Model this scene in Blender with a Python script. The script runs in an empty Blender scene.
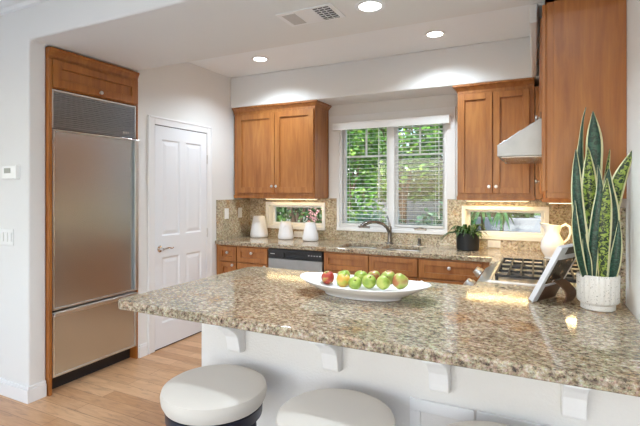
import bpy, bmesh, math, random
from mathutils import Vector, Matrix, noise
random.seed(7)
S = bpy.context.scene
COL = S.collection
PI = math.pi

# ------------------------------------------------------------------ camera
cam_d = bpy.data.cameras.new('camera'); cam = bpy.data.objects.new('camera', cam_d); COL.objects.link(cam)
cam.location = (0, 0, 1.441); cam.rotation_euler = (PI/2, 0, math.radians(26.09))
cam_d.sensor_width = 36; cam_d.lens = 440.8/640*36; cam_d.shift_y = -22/640; cam_d.clip_start = .05; cam_d.clip_end = 200
S.camera = cam
S.view_settings.view_transform = 'Standard'; S.view_settings.look = 'None'
S.view_settings.exposure = 0.2; S.view_settings.gamma = 1; S.view_settings.use_curve_mapping = False
S.cycles.use_denoising = True
S.cycles.max_bounces = 10; S.cycles.diffuse_bounces = 6; S.cycles.glossy_bounces = 5; S.cycles.transmission_bounces = 6
S.cycles.sample_clamp_indirect = 6

# ------------------------------------------------------------------ sky, sun, added fill lamps
W = bpy.data.worlds.new('sky'); S.world = W; W.use_nodes = True
wn = W.node_tree; wn.nodes.clear()
wo = wn.nodes.new('ShaderNodeOutputWorld'); wb = wn.nodes.new('ShaderNodeBackground'); sk = wn.nodes.new('ShaderNodeTexSky')
sk.sky_type = 'NISHITA'; sk.sun_disc = False; sk.sun_elevation = math.radians(48); sk.sun_rotation = math.radians(200); sk.air_density = 1; sk.dust_density = 2
wb.inputs['Strength'].default_value = .7
wn.links.new(sk.outputs[0], wb.inputs[0]); wn.links.new(wb.outputs[0], wo.inputs[0])

def light(name, kind, loc, power, color=(1, 1, 1), size=(1, 1), aim=None, shape='RECTANGLE', spot=None):
    d = bpy.data.lights.new(name, kind); d.energy = power; d.color = color
    if kind == 'AREA':
        d.shape = shape; d.size = size[0]
        if shape in ('RECTANGLE', 'ELLIPSE'): d.size_y = size[1]
    o = bpy.data.objects.new(name, d); COL.objects.link(o); o.location = loc
    if aim is not None: o.rotation_euler = Vector(aim).to_track_quat('-Z', 'Y').to_euler()
    return o, d
sun, sd = light('sun', 'SUN', (0, -5, 12), 4.8, (1, .97, .92), aim=(.26, .70, -.70)); sd.angle = math.radians(.6)
# added area lamps at the unseen rear and side openings, filling in for daylight
light('fill_rear_opening', 'AREA', (-1.6, -3.9, 1.5), 3, (.80, .90, 1), (5.4, 2.3), aim=(0, 1, .30))
light('fill_side_opening', 'AREA', (-6.2, -.6, 1.6), 3, (.80, .90, 1), (3.2, 1.8), aim=(1, .1, .2))

# added fill lamps above the frame, brightening the stools and bar
for lx, ly, lz, lp in ((-2.0, .5, 2.80, 6), (-.9, .5, 2.80, 6), (.2, .5, 2.80, 5)):
    d_ = light('added_fill_lamp', 'AREA', (lx, ly, lz), lp, (.92, .96, 1), (.14, .14), aim=(0, 0, -1), shape='DISK')[1]
# ------------------------------------------------------------------ materials
def newmat(name):
    m = bpy.data.materials.new(name); m.use_nodes = True; nt = m.node_tree
    return m, nt, nt.nodes['Principled BSDF']
def setp(b, **k):
    for n, v in k.items():
        n = n.replace('_', ' ')
        if n in b.inputs: b.inputs[n].default_value = v
def c4(c): return (c[0], c[1], c[2], 1)
def srgb(r, g, b):
    f = lambda v: (v/255/12.92) if v/255 <= .04045 else ((v/255+.055)/1.055)**2.4
    return (f(r), f(g), f(b), 1)
def plain(name, col, rough=.5, metal=0, bump=0, bscale=80, var=0, **k):
    m, nt, b = newmat(name); setp(b, Base_Color=c4(col), Roughness=rough, Metallic=metal, **k)
    L = nt.links; tc = nt.nodes.new('ShaderNodeTexCoord')
    nz = nt.nodes.new('ShaderNodeTexNoise'); nz.inputs['Scale'].default_value = bscale; nz.inputs['Detail'].default_value = 3
    L.new(tc.outputs['Object'], nz.inputs['Vector'])
    if bump:
        bp = nt.nodes.new('ShaderNodeBump'); bp.inputs['Strength'].default_value = bump; bp.inputs['Distance'].default_value = .004
        L.new(nz.outputs['Fac'], bp.inputs['Height']); L.new(bp.outputs[0], b.inputs['Normal'])
    mx = nt.nodes.new('ShaderNodeMixRGB'); mx.inputs['Fac'].default_value = var or .02
    mx.inputs['Color1'].default_value = c4(col); mx.blend_type = 'MULTIPLY'
    L.new(nz.outputs['Fac'], mx.inputs['Color2']); L.new(mx.outputs[0], b.inputs['Base Color'])
    return m
def ramp(nt, stops):
    r = nt.nodes.new('ShaderNodeValToRGB'); e = r.color_ramp.elements
    e[0].position, e[0].color = stops[0]; e[1].position, e[1].color = stops[-1]
    for p, c in stops[1:-1]:
        q = e.new(p); q.color = c
    return r
def mapping(nt, scale, rot=(0, 0, 0), src='Object'):
    tc = nt.nodes.new('ShaderNodeTexCoord'); mp = nt.nodes.new('ShaderNodeMapping')
    mp.inputs['Scale'].default_value = scale; mp.inputs['Rotation'].default_value = rot
    nt.links.new(tc.outputs[src], mp.inputs[0]); return mp
def tex(nt, kind, vec, **k):
    n = nt.nodes.new(kind)
    for a, v in k.items(): n.inputs[a].default_value = v
    nt.links.new(vec, n.inputs['Vector']); return n
def mix(nt, a, b, fac, mode='MIX'):
    n = nt.nodes.new('ShaderNodeMixRGB'); n.blend_type = mode
    for s, v in (('Fac', fac), ('Color1', a), ('Color2', b)):
        if hasattr(v, 'links') or hasattr(v, 'node'): nt.links.new(v, n.inputs[s])
        else: n.inputs[s].default_value = v
    return n.outputs[0]

def granite(name, bright=1.0, rough=.09, stops=None):
    m, nt, b = newmat(name); L = nt.links
    mp = mapping(nt, (1, 1, 1)); mp2 = mapping(nt, (1, 1.25, 1.1), (.3, .2, .6))
    n1 = tex(nt, 'ShaderNodeTexNoise', mp2.outputs[0], Scale=50, Detail=9, Roughness=.76)
    n2 = tex(nt, 'ShaderNodeTexNoise', mp.outputs[0], Scale=5.5, Detail=3, Roughness=.55)
    n3 = tex(nt, 'ShaderNodeTexNoise', mp.outputs[0], Scale=120, Detail=4, Roughness=.6)
    v = tex(nt, 'ShaderNodeTexVoronoi', mp.outputs[0], Scale=150, Randomness=1)
    k = bright
    g = lambda r, gg, bb: tuple(min(1, x*k) if i < 3 else 1 for i, x in enumerate(srgb(r, gg, bb)))
    r1 = ramp(nt, [(p_, g(*c_)) for p_, c_ in stops] if stops else [(.33, g(50, 43, 38)), (.41, g(102, 87, 72)), (.47, g(150, 131, 108)), (.54, g(176, 160, 134)), (.62, g(202, 192, 172)), (.74, g(220, 216, 206))])
    L.new(n1.outputs['Fac'], r1.inputs[0])
    r2 = ramp(nt, [(.34, g(212, 218, 214)), (.47, (1, 1, 1, 1)), (.56, (1, 1, 1, 1)), (.68, g(230, 194, 156))])
    L.new(n2.outputs['Fac'], r2.inputs[0])
    c = mix(nt, r1.outputs[0], r2.outputs[0], .75, 'MULTIPLY')
    r3 = ramp(nt, [(.33, (1, 1, 1, 1)), (.40, (0, 0, 0, 1))]); L.new(n3.outputs['Fac'], r3.inputs[0])
    c = mix(nt, c, g(52, 46, 42), r3.outputs[0])
    c = mix(nt, c, v.outputs['Color'], .10, 'OVERLAY')
    L.new(c, b.inputs['Base Color']); setp(b, Roughness=rough, Specular_IOR_Level=.5)
    return m

def wood(name, dark, mid, lite, scale=(9, 9, .9), rough=.38, coat=.25):
    m, nt, b = newmat(name); L = nt.links
    mp = mapping(nt, scale)
    n = tex(nt, 'ShaderNodeTexNoise', mp.outputs[0], Scale=2.2, Detail=6, Roughness=.6, Distortion=.6)
    mp2 = mapping(nt, (scale[0]*8, scale[1]*8, scale[2]*2)); n2 = tex(nt, 'ShaderNodeTexNoise', mp2.outputs[0], Scale=2, Detail=4)
    r = ramp(nt, [(.28, dark), (.5, mid), (.72, lite)]); L.new(n.outputs['Fac'], r.inputs[0])
    r2 = ramp(nt, [(.3, (.82, .8, .78, 1)), (.6, (1, 1, 1, 1))]); L.new(n2.outputs['Fac'], r2.inputs[0])
    L.new(mix(nt, r.outputs[0], r2.outputs[0], .5, 'MULTIPLY'), b.inputs['Base Color'])
    setp(b, Roughness=rough, Coat_Weight=coat, Coat_Roughness=.25)
    return m

def floorwood():
    m, nt, b = newmat('oak_floor'); L = nt.links
    mp = mapping(nt, (1, 1, 1))
    br = nt.nodes.new('ShaderNodeTexBrick'); L.new(mp.outputs[0], br.inputs['Vector'])
    br.offset = .37; br.inputs['Scale'].default_value = 1; br.inputs['Brick Width'].default_value = 1.15; br.inputs['Row Height'].default_value = .105
    br.inputs['Mortar Size'].default_value = .0014; br.inputs['Mortar Smooth'].default_value = .3
    br.inputs['Color1'].default_value = srgb(222, 180, 138); br.inputs['Color2'].default_value = srgb(186, 138, 96); br.inputs['Mortar'].default_value = srgb(120, 84, 56)
    mp2 = mapping(nt, (1.6, 9, 1)); n = tex(nt, 'ShaderNodeTexNoise', mp2.outputs[0], Scale=2.4, Detail=7, Roughness=.62, Distortion=1.6)
    r = ramp(nt, [(.30, srgb(128, 88, 58)), (.47, srgb(216, 182, 146)), (.7, srgb(246, 226, 200))]); L.new(n.outputs['Fac'], r.inputs[0])
    L.new(mix(nt, br.outputs['Color'], r.outputs[0], .62, 'MULTIPLY'), b.inputs['Base Color'])
    gm = nt.nodes.new('ShaderNodeGamma'); gm.inputs[1].default_value = .78
    L.new(b.inputs['Base Color'].links[0].from_socket, gm.inputs[0]); L.new(gm.outputs[0], b.inputs['Base Color'])
    setp(b, Roughness=.33)
    return m

def steel(name, col=(.62, .61, .59), rough=.28, stretch=(1, 60, 1), aniso=0):
    m, nt, b = newmat(name); L = nt.links
    mp = mapping(nt, stretch); n = tex(nt, 'ShaderNodeTexNoise', mp.outputs[0], Scale=12, Detail=3)
    r = ramp(nt, [(.3, c4([x*.93 for x in col])), (.7, c4([min(1, x*1.05) for x in col]))]); L.new(n.outputs['Fac'], r.inputs[0])
    L.new(r.outputs[0], b.inputs['Base Color'])
    setp(b, Metallic=1, Roughness=rough)
    if aniso: setp(b, Anisotropic=aniso)
    return m

def glassmat():
    m, nt, b = newmat('window_glass')
    nt.nodes.remove(b); out = nt.nodes['Material Output']
    t = nt.nodes.new('ShaderNodeBsdfTransparent'); t.inputs[0].default_value = (.95, .97, .96, 1)
    g = nt.nodes.new('ShaderNodeBsdfGlossy'); g.inputs['Roughness'].default_value = .02
    f = nt.nodes.new('ShaderNodeFresnel'); f.inputs[0].default_value = 1.45
    s = nt.nodes.new('ShaderNodeMixShader'); nt.links.new(f.outputs[0], s.inputs[0]); nt.links.new(t.outputs[0], s.inputs[1]); nt.links.new(g.outputs[0], s.inputs[2])
    nt.links.new(s.outputs[0], out.inputs[0]); return m

def emis(name, col, st):
    m, nt, b = newmat(name); setp(b, Base_Color=c4(col), Emission_Color=c4(col), Emission_Strength=st); return m

def leafmat(name, cols, rough=.45, scale=7):
    m, nt, b = newmat(name); L = nt.links
    mp = mapping(nt, (1, 1, 1)); n = tex(nt, 'ShaderNodeTexNoise', mp.outputs[0], Scale=scale, Detail=5, Roughness=.8)
    k = len(cols)-1
    r = ramp(nt, [(.3+.4*i/k, cols[i]) for i in range(k+1)]); L.new(n.outputs['Fac'], r.inputs[0])
    L.new(r.outputs[0], b.inputs['Base Color']); setp(b, Roughness=rough, Subsurface_Weight=0)
    return m

def snakemat(name, base, band, edge):
    m, nt, b = newmat(name); L = nt.links
    tc = nt.nodes.new('ShaderNodeTexCoord'); sp = nt.nodes.new('ShaderNodeSeparateXYZ'); L.new(tc.outputs['UV'], sp.inputs[0])
    mp = nt.nodes.new('ShaderNodeMapping'); mp.inputs['Scale'].default_value = (2.2, 24, 1); L.new(tc.outputs['UV'], mp.inputs[0])
    tc2 = nt.nodes.new('ShaderNodeTexCoord')
    n = tex(nt, 'ShaderNodeTexNoise', mp.outputs[0], Scale=1.6, Detail=4, Roughness=.65, Distortion=1.2)
    r = ramp(nt, [(.49, base), (.53, band)]); L.new(n.outputs['Fac'], r.inputs[0])
    # edge: |u-.5| > .36
    a = nt.nodes.new('ShaderNodeMath'); a.operation = 'SUBTRACT'; L.new(sp.outputs[0], a.inputs[0]); a.inputs[1].default_value = .5
    a2 = nt.nodes.new('ShaderNodeMath'); a2.operation = 'ABSOLUTE'; L.new(a.outputs[0], a2.inputs[0])
    a3 = nt.nodes.new('ShaderNodeMath'); a3.operation = 'GREATER_THAN'; L.new(a2.outputs[0], a3.inputs[0]); a3.inputs[1].default_value = .38
    L.new(mix(nt, r.outputs[0], edge, a3.outputs[0]), b.inputs['Base Color']); setp(b, Roughness=.35)
    return m

M = {}
M['wall'] = plain('wall_paint', srgb(233, 232, 229)[:3], .75, bump=.12, bscale=140)
M['walltex'] = plain('textured_wall_paint', srgb(232, 230, 227)[:3], .7, bump=.55, bscale=110)
M['ceil'] = plain('ceiling_paint', srgb(244, 246, 247)[:3], .8, bump=.08, bscale=140)
M['trim'] = plain('white_trim_paint', srgb(240, 240, 240)[:3], .35)
M['door'] = plain('white_door_paint', srgb(238, 240, 243)[:3], .4)
M['bounce_floor'] = plain('pale_bounce_floor', srgb(206, 212, 218)[:3], .95, bump=.6, bscale=300)
M['floor'] = floorwood()
M['granite'] = granite('speckled_granite', 1.06)
M['splash'] = granite('speckled_granite_backsplash', 1.08, .16, [(.31, (72, 62, 52)), (.40, (120, 104, 86)), (.46, (166, 148, 122)), (.53, (192, 177, 150)), (.62, (208, 198, 176)), (.74, (222, 217, 204))])
M['wood'] = wood('cherry_wood', srgb(142, 84, 36), srgb(168, 106, 51), srgb(184, 124, 64))
M['wood2'] = wood('cherry_wood_deep', srgb(142, 82, 32), srgb(164, 100, 42), srgb(178, 114, 52))
M['dark'] = plain('dark_shadow_gap', (.015, .014, .014), .6)
M['toe'] = plain('black_toe_kick', (.012, .012, .016), .4)
M['steel'] = steel('brushed_steel', (.70, .69, .68), .24)
M['steel_light'] = steel('brushed_steel_light', (.78, .78, .77), .3)
M['grille'] = steel('grille_steel', (.5, .53, .57), .3)
M['hoodsteel'] = steel('satin_hood_steel', (.40, .41, .42), .45)
M['dwsteel'] = steel('dishwasher_steel', (.42, .42, .42), .35)
M['fridgesteel'] = steel('fridge_steel', (.62, .66, .69), .27)
M['chrome'] = steel('polished_chrome', (.8, .8, .8), .12, (1, 1, 1))
M['bronze'] = steel('dark_nickel', (.28, .27, .27), .25, (1, 1, 1))
M['nickel'] = steel('satin_nickel', (.72, .71, .70), .28, (1, 1, 1))
M['iron'] = plain('black_cast_iron', (.02, .019, .019), .5)
M['burner'] = plain('dark_burner_cap', (.05, .05, .052), .35)
M['blackplastic'] = plain('black_plastic', (.018, .018, .02), .3)
M['ceramic'] = plain('white_glazed_ceramic', srgb(238, 237, 238)[:3], .2, Coat_Weight=.4)
M['matceramic'] = plain('matte_white_ceramic', srgb(232, 231, 233)[:3], .5)
M['plate'] = plain('white_plastic', srgb(238, 238, 236)[:3], .35)
M['screen'] = plain('grey_display', srgb(120, 124, 118)[:3], .3)
M['leather'] = plain('pale_grey_leather', srgb(213, 206, 196)[:3], .42, bump=.12, bscale=260)
M['navy'] = plain('navy_metal_band', srgb(24, 28, 46)[:3], .35)
M['blackpot'] = plain('black_matte_pot', srgb(22, 26, 32)[:3], .5)
M['soil'] = plain('dark_soil', srgb(52, 40, 30)[:3], .9, bump=.8, bscale=200)
M['leaf_dark'] = leafmat('dark_glossy_leaf', [srgb(20, 44, 22), srgb(44, 84, 34), srgb(110, 140, 60)], .35, 30)
M['glass'] = glassmat()
M['lamp'] = emis('lit_lamp_lens', (1, .97, .92), 9)
M['lampwarm'] = emis('warm_led_lens', (1, .78, .45), 6)
M['speckle'] = None
M['blind'] = plain('white_blind_slat', srgb(240, 240, 238)[:3], .5)
M['cookbookpage'] = plain('white_book_paper', srgb(226, 228, 234)[:3], .5)
M['brown'] = plain('dark_brown_leather', srgb(96, 66, 48)[:3], .4, bump=.2, bscale=60)
M['apple_stem'] = plain('apple_stem', srgb(84, 60, 34)[:3], .8)
M['grass'] = leafmat('garden_ground', [srgb(70, 80, 44), srgb(100, 104, 62), srgb(140, 128, 96)], .9, 9)
M['bark'] = plain('garden_bark', srgb(110, 86, 66)[:3], .9, bump=.8, bscale=40)
M['hedge1'] = leafmat('bright_green_foliage', [srgb(24, 58, 14), srgb(84, 136, 34), srgb(176, 200, 80)], .5, 5)
M['hedge2'] = leafmat('mid_green_foliage', [srgb(18, 44, 18), srgb(58, 98, 36), srgb(122, 152, 66)], .5, 5)
M['hedge3'] = leafmat('blue_green_foliage', [srgb(36, 70, 48), srgb(84, 128, 96), srgb(150, 176, 140)], .5, 5)
M['palm'] = leafmat('palm_foliage', [srgb(40, 90, 44), srgb(74, 140, 60), srgb(150, 180, 90)], .5, 9)
M['pink'] = leafmat('pink_blossom', [srgb(196, 120, 120), srgb(220, 170, 168)], .6, 9)
M['fence'] = plain('weathered_pale_fence', srgb(150, 152, 156)[:3], .8, bump=.4, bscale=30)
M['tan'] = plain('tan_stucco', srgb(178, 146, 122)[:3], .9, bump=.4, bscale=60)

def speckle():
    m, nt, b = newmat('speckled_white_stoneware'); mp = mapping(nt, (1, 1, 1))
    v = tex(nt, 'ShaderNodeTexNoise', mp.outputs[0], Scale=190, Detail=2)
    r = ramp(nt, [(.30, srgb(120, 112, 104)), (.36, srgb(232, 230, 226))]); nt.links.new(v.outputs['Fac'], r.inputs[0])
    nt.links.new(r.outputs[0], b.inputs['Base Color']); setp(b, Roughness=.5); return m
M['speckle'] = speckle()
def applemat(name, a, bcol, c):
    m, nt, b = newmat(name); mp = mapping(nt, (1, 1, 1), src='Generated')
    n = tex(nt, 'ShaderNodeTexNoise', mp.outputs[0], Scale=1.7, Detail=3)
    r = ramp(nt, [(.38, a), (.5, bcol), (.62, c)]); nt.links.new(n.outputs['Fac'], r.inputs[0])
    mp2 = mapping(nt, (1, 1, 1)); n2 = tex(nt, 'ShaderNodeTexNoise', mp2.outputs[0], Scale=260, Detail=2)
    r2 = ramp(nt, [(.6, (1, 1, 1, 1)), (.72, (1, .96, .7, 1))]); nt.links.new(n2.outputs['Fac'], r2.inputs[0])
    nt.links.new(mix(nt, r.outputs[0], r2.outputs[0], .8, 'MULTIPLY'), b.inputs['Base Color']); setp(b, Roughness=.28); return m
M['apple_green'] = applemat('green_apple_skin', srgb(136, 160, 62), srgb(156, 176, 76), srgb(184, 190, 98))
M['apple_red'] = applemat('red_green_apple_skin', srgb(160, 50, 42), srgb(178, 78, 52), srgb(170, 176, 78))
M['apple_gold'] = applemat('golden_apple_skin', srgb(214, 160, 70), srgb(206, 176, 78), srgb(160, 184, 72))
M['apple_blush'] = applemat('blushed_green_apple_skin', srgb(158, 176, 84), srgb(174, 168, 88), srgb(176, 110, 74))

# ------------------------------------------------------------------ mesh helpers
class MB:
    def __init__(s): s.bm = bmesh.new()
    def box(s, x0, x1, y0, y1, z0, z1):
        v = [s.bm.verts.new((x, y, z)) for x in (x0, x1) for y in (y0, y1) for z in (z0, z1)]
        for f in ((0, 1, 3, 2), (4, 6, 7, 5), (0, 4, 5, 1), (2, 3, 7, 6), (0, 2, 6, 4), (1, 5, 7, 3)): s.bm.faces.new([v[i] for i in f])
        return s
    def prism(s, pts, f0, f1):
        """pts 2D outline; f0/f1 map a 2D point to 3D for the two caps"""
        a = [s.bm.verts.new(f0(p)) for p in pts]; b = [s.bm.verts.new(f1(p)) for p in pts]; n = len(pts)
        s.bm.faces.new(a); s.bm.faces.new(b[::-1])
        for i in range(n): s.bm.faces.new((a[i], b[i], b[(i+1) % n], a[(i+1) % n]))
        return s
    def tube(s, pts, rad, seg=12, cap=True):
        pts = [Vector(p) for p in pts]
        if not hasattr(rad, '__len__'): rad = [rad]*len(pts)
        rings = []; prev = None
        for i, p in enumerate(pts):
            t = (pts[min(i+1, len(pts)-1)]-pts[max(i-1, 0)]).normalized()
            if prev is None:
                u = t.cross(Vector((0, 0, 1)))
                if u.length < .05: u = t.cross(Vector((1, 0, 0)))
            else: u = prev - t*prev.dot(t)
            u.normalize(); prev = u; w = t.cross(u)
            rings.append([s.bm.verts.new(p+(u*math.cos(2*PI*k/seg)+w*math.sin(2*PI*k/seg))*rad[i]) for k in range(seg)])
        for a, b in zip(rings, rings[1:]):
            for k in range(seg): s.bm.faces.new((a[k], a[(k+1) % seg], b[(k+1) % seg], b[k]))
        if cap: s.bm.faces.new(rings[0][::-1]); s.bm.faces.new(rings[-1])
        return s
    def lathe(s, prof, c=(0, 0, 0), seg=32, closed=False, sx=1, sy=1, fn=None, axis='Z'):
        """prof: list of (radius, height)"""
        rings = []
        for r, z in prof:
            if r < 1e-5: ring = [s.bm.verts.new((0, 0, z))]
            else: ring = [s.bm.verts.new((r*math.cos(2*PI*k/seg)*sx, r*math.sin(2*PI*k/seg)*sy, z)) for k in range(seg)]
            rings.append(ring)
        for a, b in zip(rings, rings[1:]):
            if len(a) == 1 and len(b) == 1: continue
            for k in range(seg):
                if len(a) == 1: s.bm.faces.new((a[0], b[(k+1) % seg], b[k]))
                elif len(b) == 1: s.bm.faces.new((a[k], a[(k+1) % seg], b[0]))
                else: s.bm.faces.new((a[k], a[(k+1) % seg], b[(k+1) % seg], b[k]))
        if len(rings[0]) > 1 and not closed: s.bm.faces.new(rings[0][::-1])
        if len(rings[-1]) > 1 and not closed: s.bm.faces.new(rings[-1])
        rot = {'Z': Matrix(), 'X': Matrix.Rotation(PI/2, 4, 'Y'), '-X': Matrix.Rotation(-PI/2, 4, 'Y'), '-Y': Matrix.Rotation(PI/2, 4, 'X'), 'Y': Matrix.Rotation(-PI/2, 4, 'X')}[axis]
        T = Matrix.Translation(c) @ rot
        for ring in rings:
            for v in ring:
                if fn: v.co = fn(v.co)
                v.co = T @ v.co
        return s
    def build(s, name, mat, parent=None, bevel=0, smooth=False, seg=2, origin=None):
        bmesh.ops.recalc_face_normals(s.bm, faces=s.bm.faces)
        me = bpy.data.meshes.new(name)
        if origin is not None and parent is None:
            for v in s.bm.verts: v.co -= Vector(origin)
        if parent is not None:      # modelled in world coordinates, stored relative to the thing's base
            r = parent
            while r.parent is not None: r = r.parent
            for v in s.bm.verts: v.co -= Vector(r.location)
        s.bm.to_mesh(me); s.bm.free()
        o = bpy.data.objects.new(name, me); COL.objects.link(o)
        if origin is not None and parent is None: o.location = origin
        if mat: me.materials.append(M[mat] if isinstance(mat, str) else mat)
        if smooth:
            for p in me.polygons: p.use_smooth = True
            try: me.set_sharp_from_angle(angle=math.radians(38))
            except Exception: pass
        if bevel:
            b = o.modifiers.new('bevel', 'BEVEL'); b.width = bevel; b.segments = seg; b.limit_method = 'ANGLE'; b.angle_limit = math.radians(40)
        if parent is not None: o.parent = parent
        return o
def B(*a): return MB().box(*a)
def thing(name, label, cat, loc, group=None):
    o = bpy.data.objects.new(name, None); COL.objects.link(o); o.location = loc; o.empty_display_size = .1
    o['label'] = label; o['category'] = cat
    if group: o['group'] = group
    return o
def tag(o, label, cat, group=None):
    o['label'] = label; o['category'] = cat
    if group: o['group'] = group
    return o
def struct(o, label=None):
    o['kind'] = 'structure'
    if label: o['label'] = label
    return o
def dup(root, off, label, group=None):
    r = root.copy(); COL.objects.link(r); r.location = Vector(root.location)+Vector(off); r['label'] = label
    if group: r['group'] = group
    for ch in list(root.children):
        c = ch.copy(); COL.objects.link(c); c.parent = r
        for g in list(ch.children):
            d = g.copy(); COL.objects.link(d); d.parent = c
    return r

XL, XR, YB = -3.078, .378, 4.37      # kitchen walls
ZC, ZH, ZS, ZN = 2.71, 2.468, 2.37, 2.82   # kitchen ceiling, header, soffit, living ceiling

# ------------------------------------------------------------------ setting
struct(B(-7, 4, 1.1, 4.6, -.1, 0).build('floor', 'floor'))
struct(B(-7, 4, -4.5, 1.1, -.1, .004).build('floor_bounce', 'bounce_floor'))  # added pale floor out of view, bounces neutral light up to the ceiling
struct(B(XL-.15, 1.2, 1.97, YB+.15, ZC, 3.1).build('ceiling', 'ceil'))
struct(B(-7, 4, -4.5, 1.97, ZN, 3.1).build('ceiling', 'ceil'))
# back wall with three openings
def wall_with_holes(x0, x1, z0, z1, y0, y1, holes):
    xs = sorted({x0, x1, *[h[0] for h in holes], *[h[1] for h in holes]}); zs = sorted({z0, z1, *[h[2] for h in holes], *[h[3] for h in holes]})
    m = MB()
    for a, b in zip(xs, xs[1:]):
        for c, d in zip(zs, zs[1:]):
            cx, cz = (a+b)/2, (c+d)/2
            if any(h[0] < cx < h[1] and h[2] < cz < h[3] for h in holes): continue
            m.box(a, b, y0, y1, c, d)
    bmesh.ops.remove_doubles(m.bm, verts=m.bm.verts, dist=1e-5)
    return m
WB = (-1.90, -.775, 1.05, 2.16)       # main window opening
WL = (-2.80, -2.10, 1.045, 1.285)
WR = (-.60, .072, 1.03, 1.272)
struct(wall_with_holes(XL-.15, XR+.15, 0, 3.05, YB, YB+.14, [WB, WL, WR]).build('wall_back', 'wall'))
struct(B(XL-.14, XL, 2.72, YB, 0, ZC).build('wall_left', 'wall'))
struct(B(XL-.9, XL-.75, 1.9, 2.8, 0, ZC).build('wall_left', 'wall'))
struct(B(XL-.9, XL-.14, 2.725, 2.86, 0, ZC).build('wall_left', 'wall'))
struct(B(XR, XR+.14, 1.32, YB, 0, 3.05).build('wall_right', 'wall', bevel=.01))
# wall facing the living side, with the pier and the header over the opening
def voxel(xs, ys, zs, keep):
    """solid made of grid cells with shared vertices and no inner faces"""
    m = MB(); V = {}
    def vt(*k):
        if k not in V: V[k] = m.bm.verts.new((xs[k[0]], ys[k[1]], zs[k[2]]))
        return V[k]
    K = {(i, j, k) for i in range(len(xs)-1) for j in range(len(ys)-1) for k in range(len(zs)-1) if keep((xs[i]+xs[i+1])/2, (ys[j]+ys[j+1])/2, (zs[k]+zs[k+1])/2)}
    for i, j, k in K:
        for d, q in (((-1, 0, 0), ((0, 0, 0), (0, 0, 1), (0, 1, 1), (0, 1, 0))), ((1, 0, 0), ((1, 0, 0), (1, 1, 0), (1, 1, 1), (1, 0, 1))),
                     ((0, -1, 0), ((0, 0, 0), (1, 0, 0), (1, 0, 1), (0, 0, 1))), ((0, 1, 0), ((0, 1, 0), (0, 1, 1), (1, 1, 1), (1, 1, 0))),
                     ((0, 0, -1), ((0, 0, 0), (0, 1, 0), (1, 1, 0), (1, 0, 0))), ((0, 0, 1), ((0, 0, 1), (1, 0, 1), (1, 1, 1), (0, 1, 1)))):
            if (i+d[0], j+d[1], k+d[2]) not in K: m.bm.faces.new([vt(i+a, j+b, k+c) for a, b, c in q])
    return m
m = voxel([-7, XL-.9, XL-.02, XR+.14, 4], [1.82, 1.94, 2.70], [0, ZH, ZN], lambda x, y, z: (z > ZH and XL-.9 < x < XR+.14) or (y < 1.94 and (x < XL-.02 or x > XR+.14)))
struct(m.build('wall_front', 'wall', bevel=.012, seg=3))
# soffit over the cabinets
m = MB(); m.box(XL, XR, 4.0, YB, ZS, ZC); m.box(.008, XR, 2.70, 4.0, 2.462, ZC); m.box(-.032, .008, 2.70, 4.0, ZS, ZC)
struct(m.build('ceiling_soffit', 'wall', bevel=.01, seg=3))
# living side shell, behind and beside the camera
struct(wall_with_holes(-7, 4, 0, ZN, -4.1, -4.0, [(-4.4, 1.2, .05, 2.4)]).build('wall_rear', 'wall'))
m = MB(); m.box(-6.6, -6.5, -4, -2.2, 0, ZN); m.box(-6.6, -6.5, 1.0, 1.82, 0, ZN); m.box(-6.6, -6.5, -2.2, 1.0, 0, .7); m.box(-6.6, -6.5, -2.2, 1.0, 2.5, ZN)
struct(m.build('wall_side', 'wall'))
struct(B(-10.5, -6.6, -4.5, 4.6, 2.9, 3.1).build('ceiling_sun_block', 'ceil'))  # added roof slab out of view, blocks sun at the side opening
struct(B(3.4, 3.5, -4, 1.82, 0, ZN).build('wall_side', 'wall'))
# crown moulding on the living side: stepped cove
prof = [(0, ZN), (-.13, ZN), (-.13, ZN-.014), (-.115, ZN-.022), (-.105, ZN-.045), (-.07, ZN-.062), (-.045, ZN-.095), (-.028, ZN-.102), (-.02, ZN-.125), (0, ZN-.13)]
struct(MB().prism(prof, lambda p: (-6.5, 1.82+p[0], p[1]), lambda p: (3.4, 1.82+p[0], p[1])).build('trim_1', 'trim'))
# baseboards
def base(name, pts_face, m='trim'):
    mb = MB()
    for x0, x1, y0, y1 in pts_face:
        mb.box(x0, x1, y0, y1, 0, .092)
        gx, gy = (.005 if x1-x0 < .1 else 0), (.005 if y1-y0 < .1 else 0)
        mb.box(x0+gx*0, x1-gx, y0+gy, y1, .092, .112)
    return struct(mb.build(name, m, bevel=.003))
base('baseboard_front', [(-6.5, XL-.004, 1.804, 1.82)])
base('baseboard_left', [(XL-.02, XL-.004, 1.82, 1.935), (XL, XL+.016, 2.725, 2.815), (XL, XL+.016, 3.675, 3.755)])

# ------------------------------------------------------------------ windows
def rect_frame(m, x0, x1, z0, z1, y0, y1, w, wb=None):
    wb = w if wb is None else wb
    m.box(x0, x1, y0, y1, z1-w, z1); m.box(x0, x1, y0, y1, z0, z0+wb); m.box(x0, x0+w, y0, y1, z0+wb, z1-w); m.box(x1-w, x1, y0, y1, z0+wb, z1-w)
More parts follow.
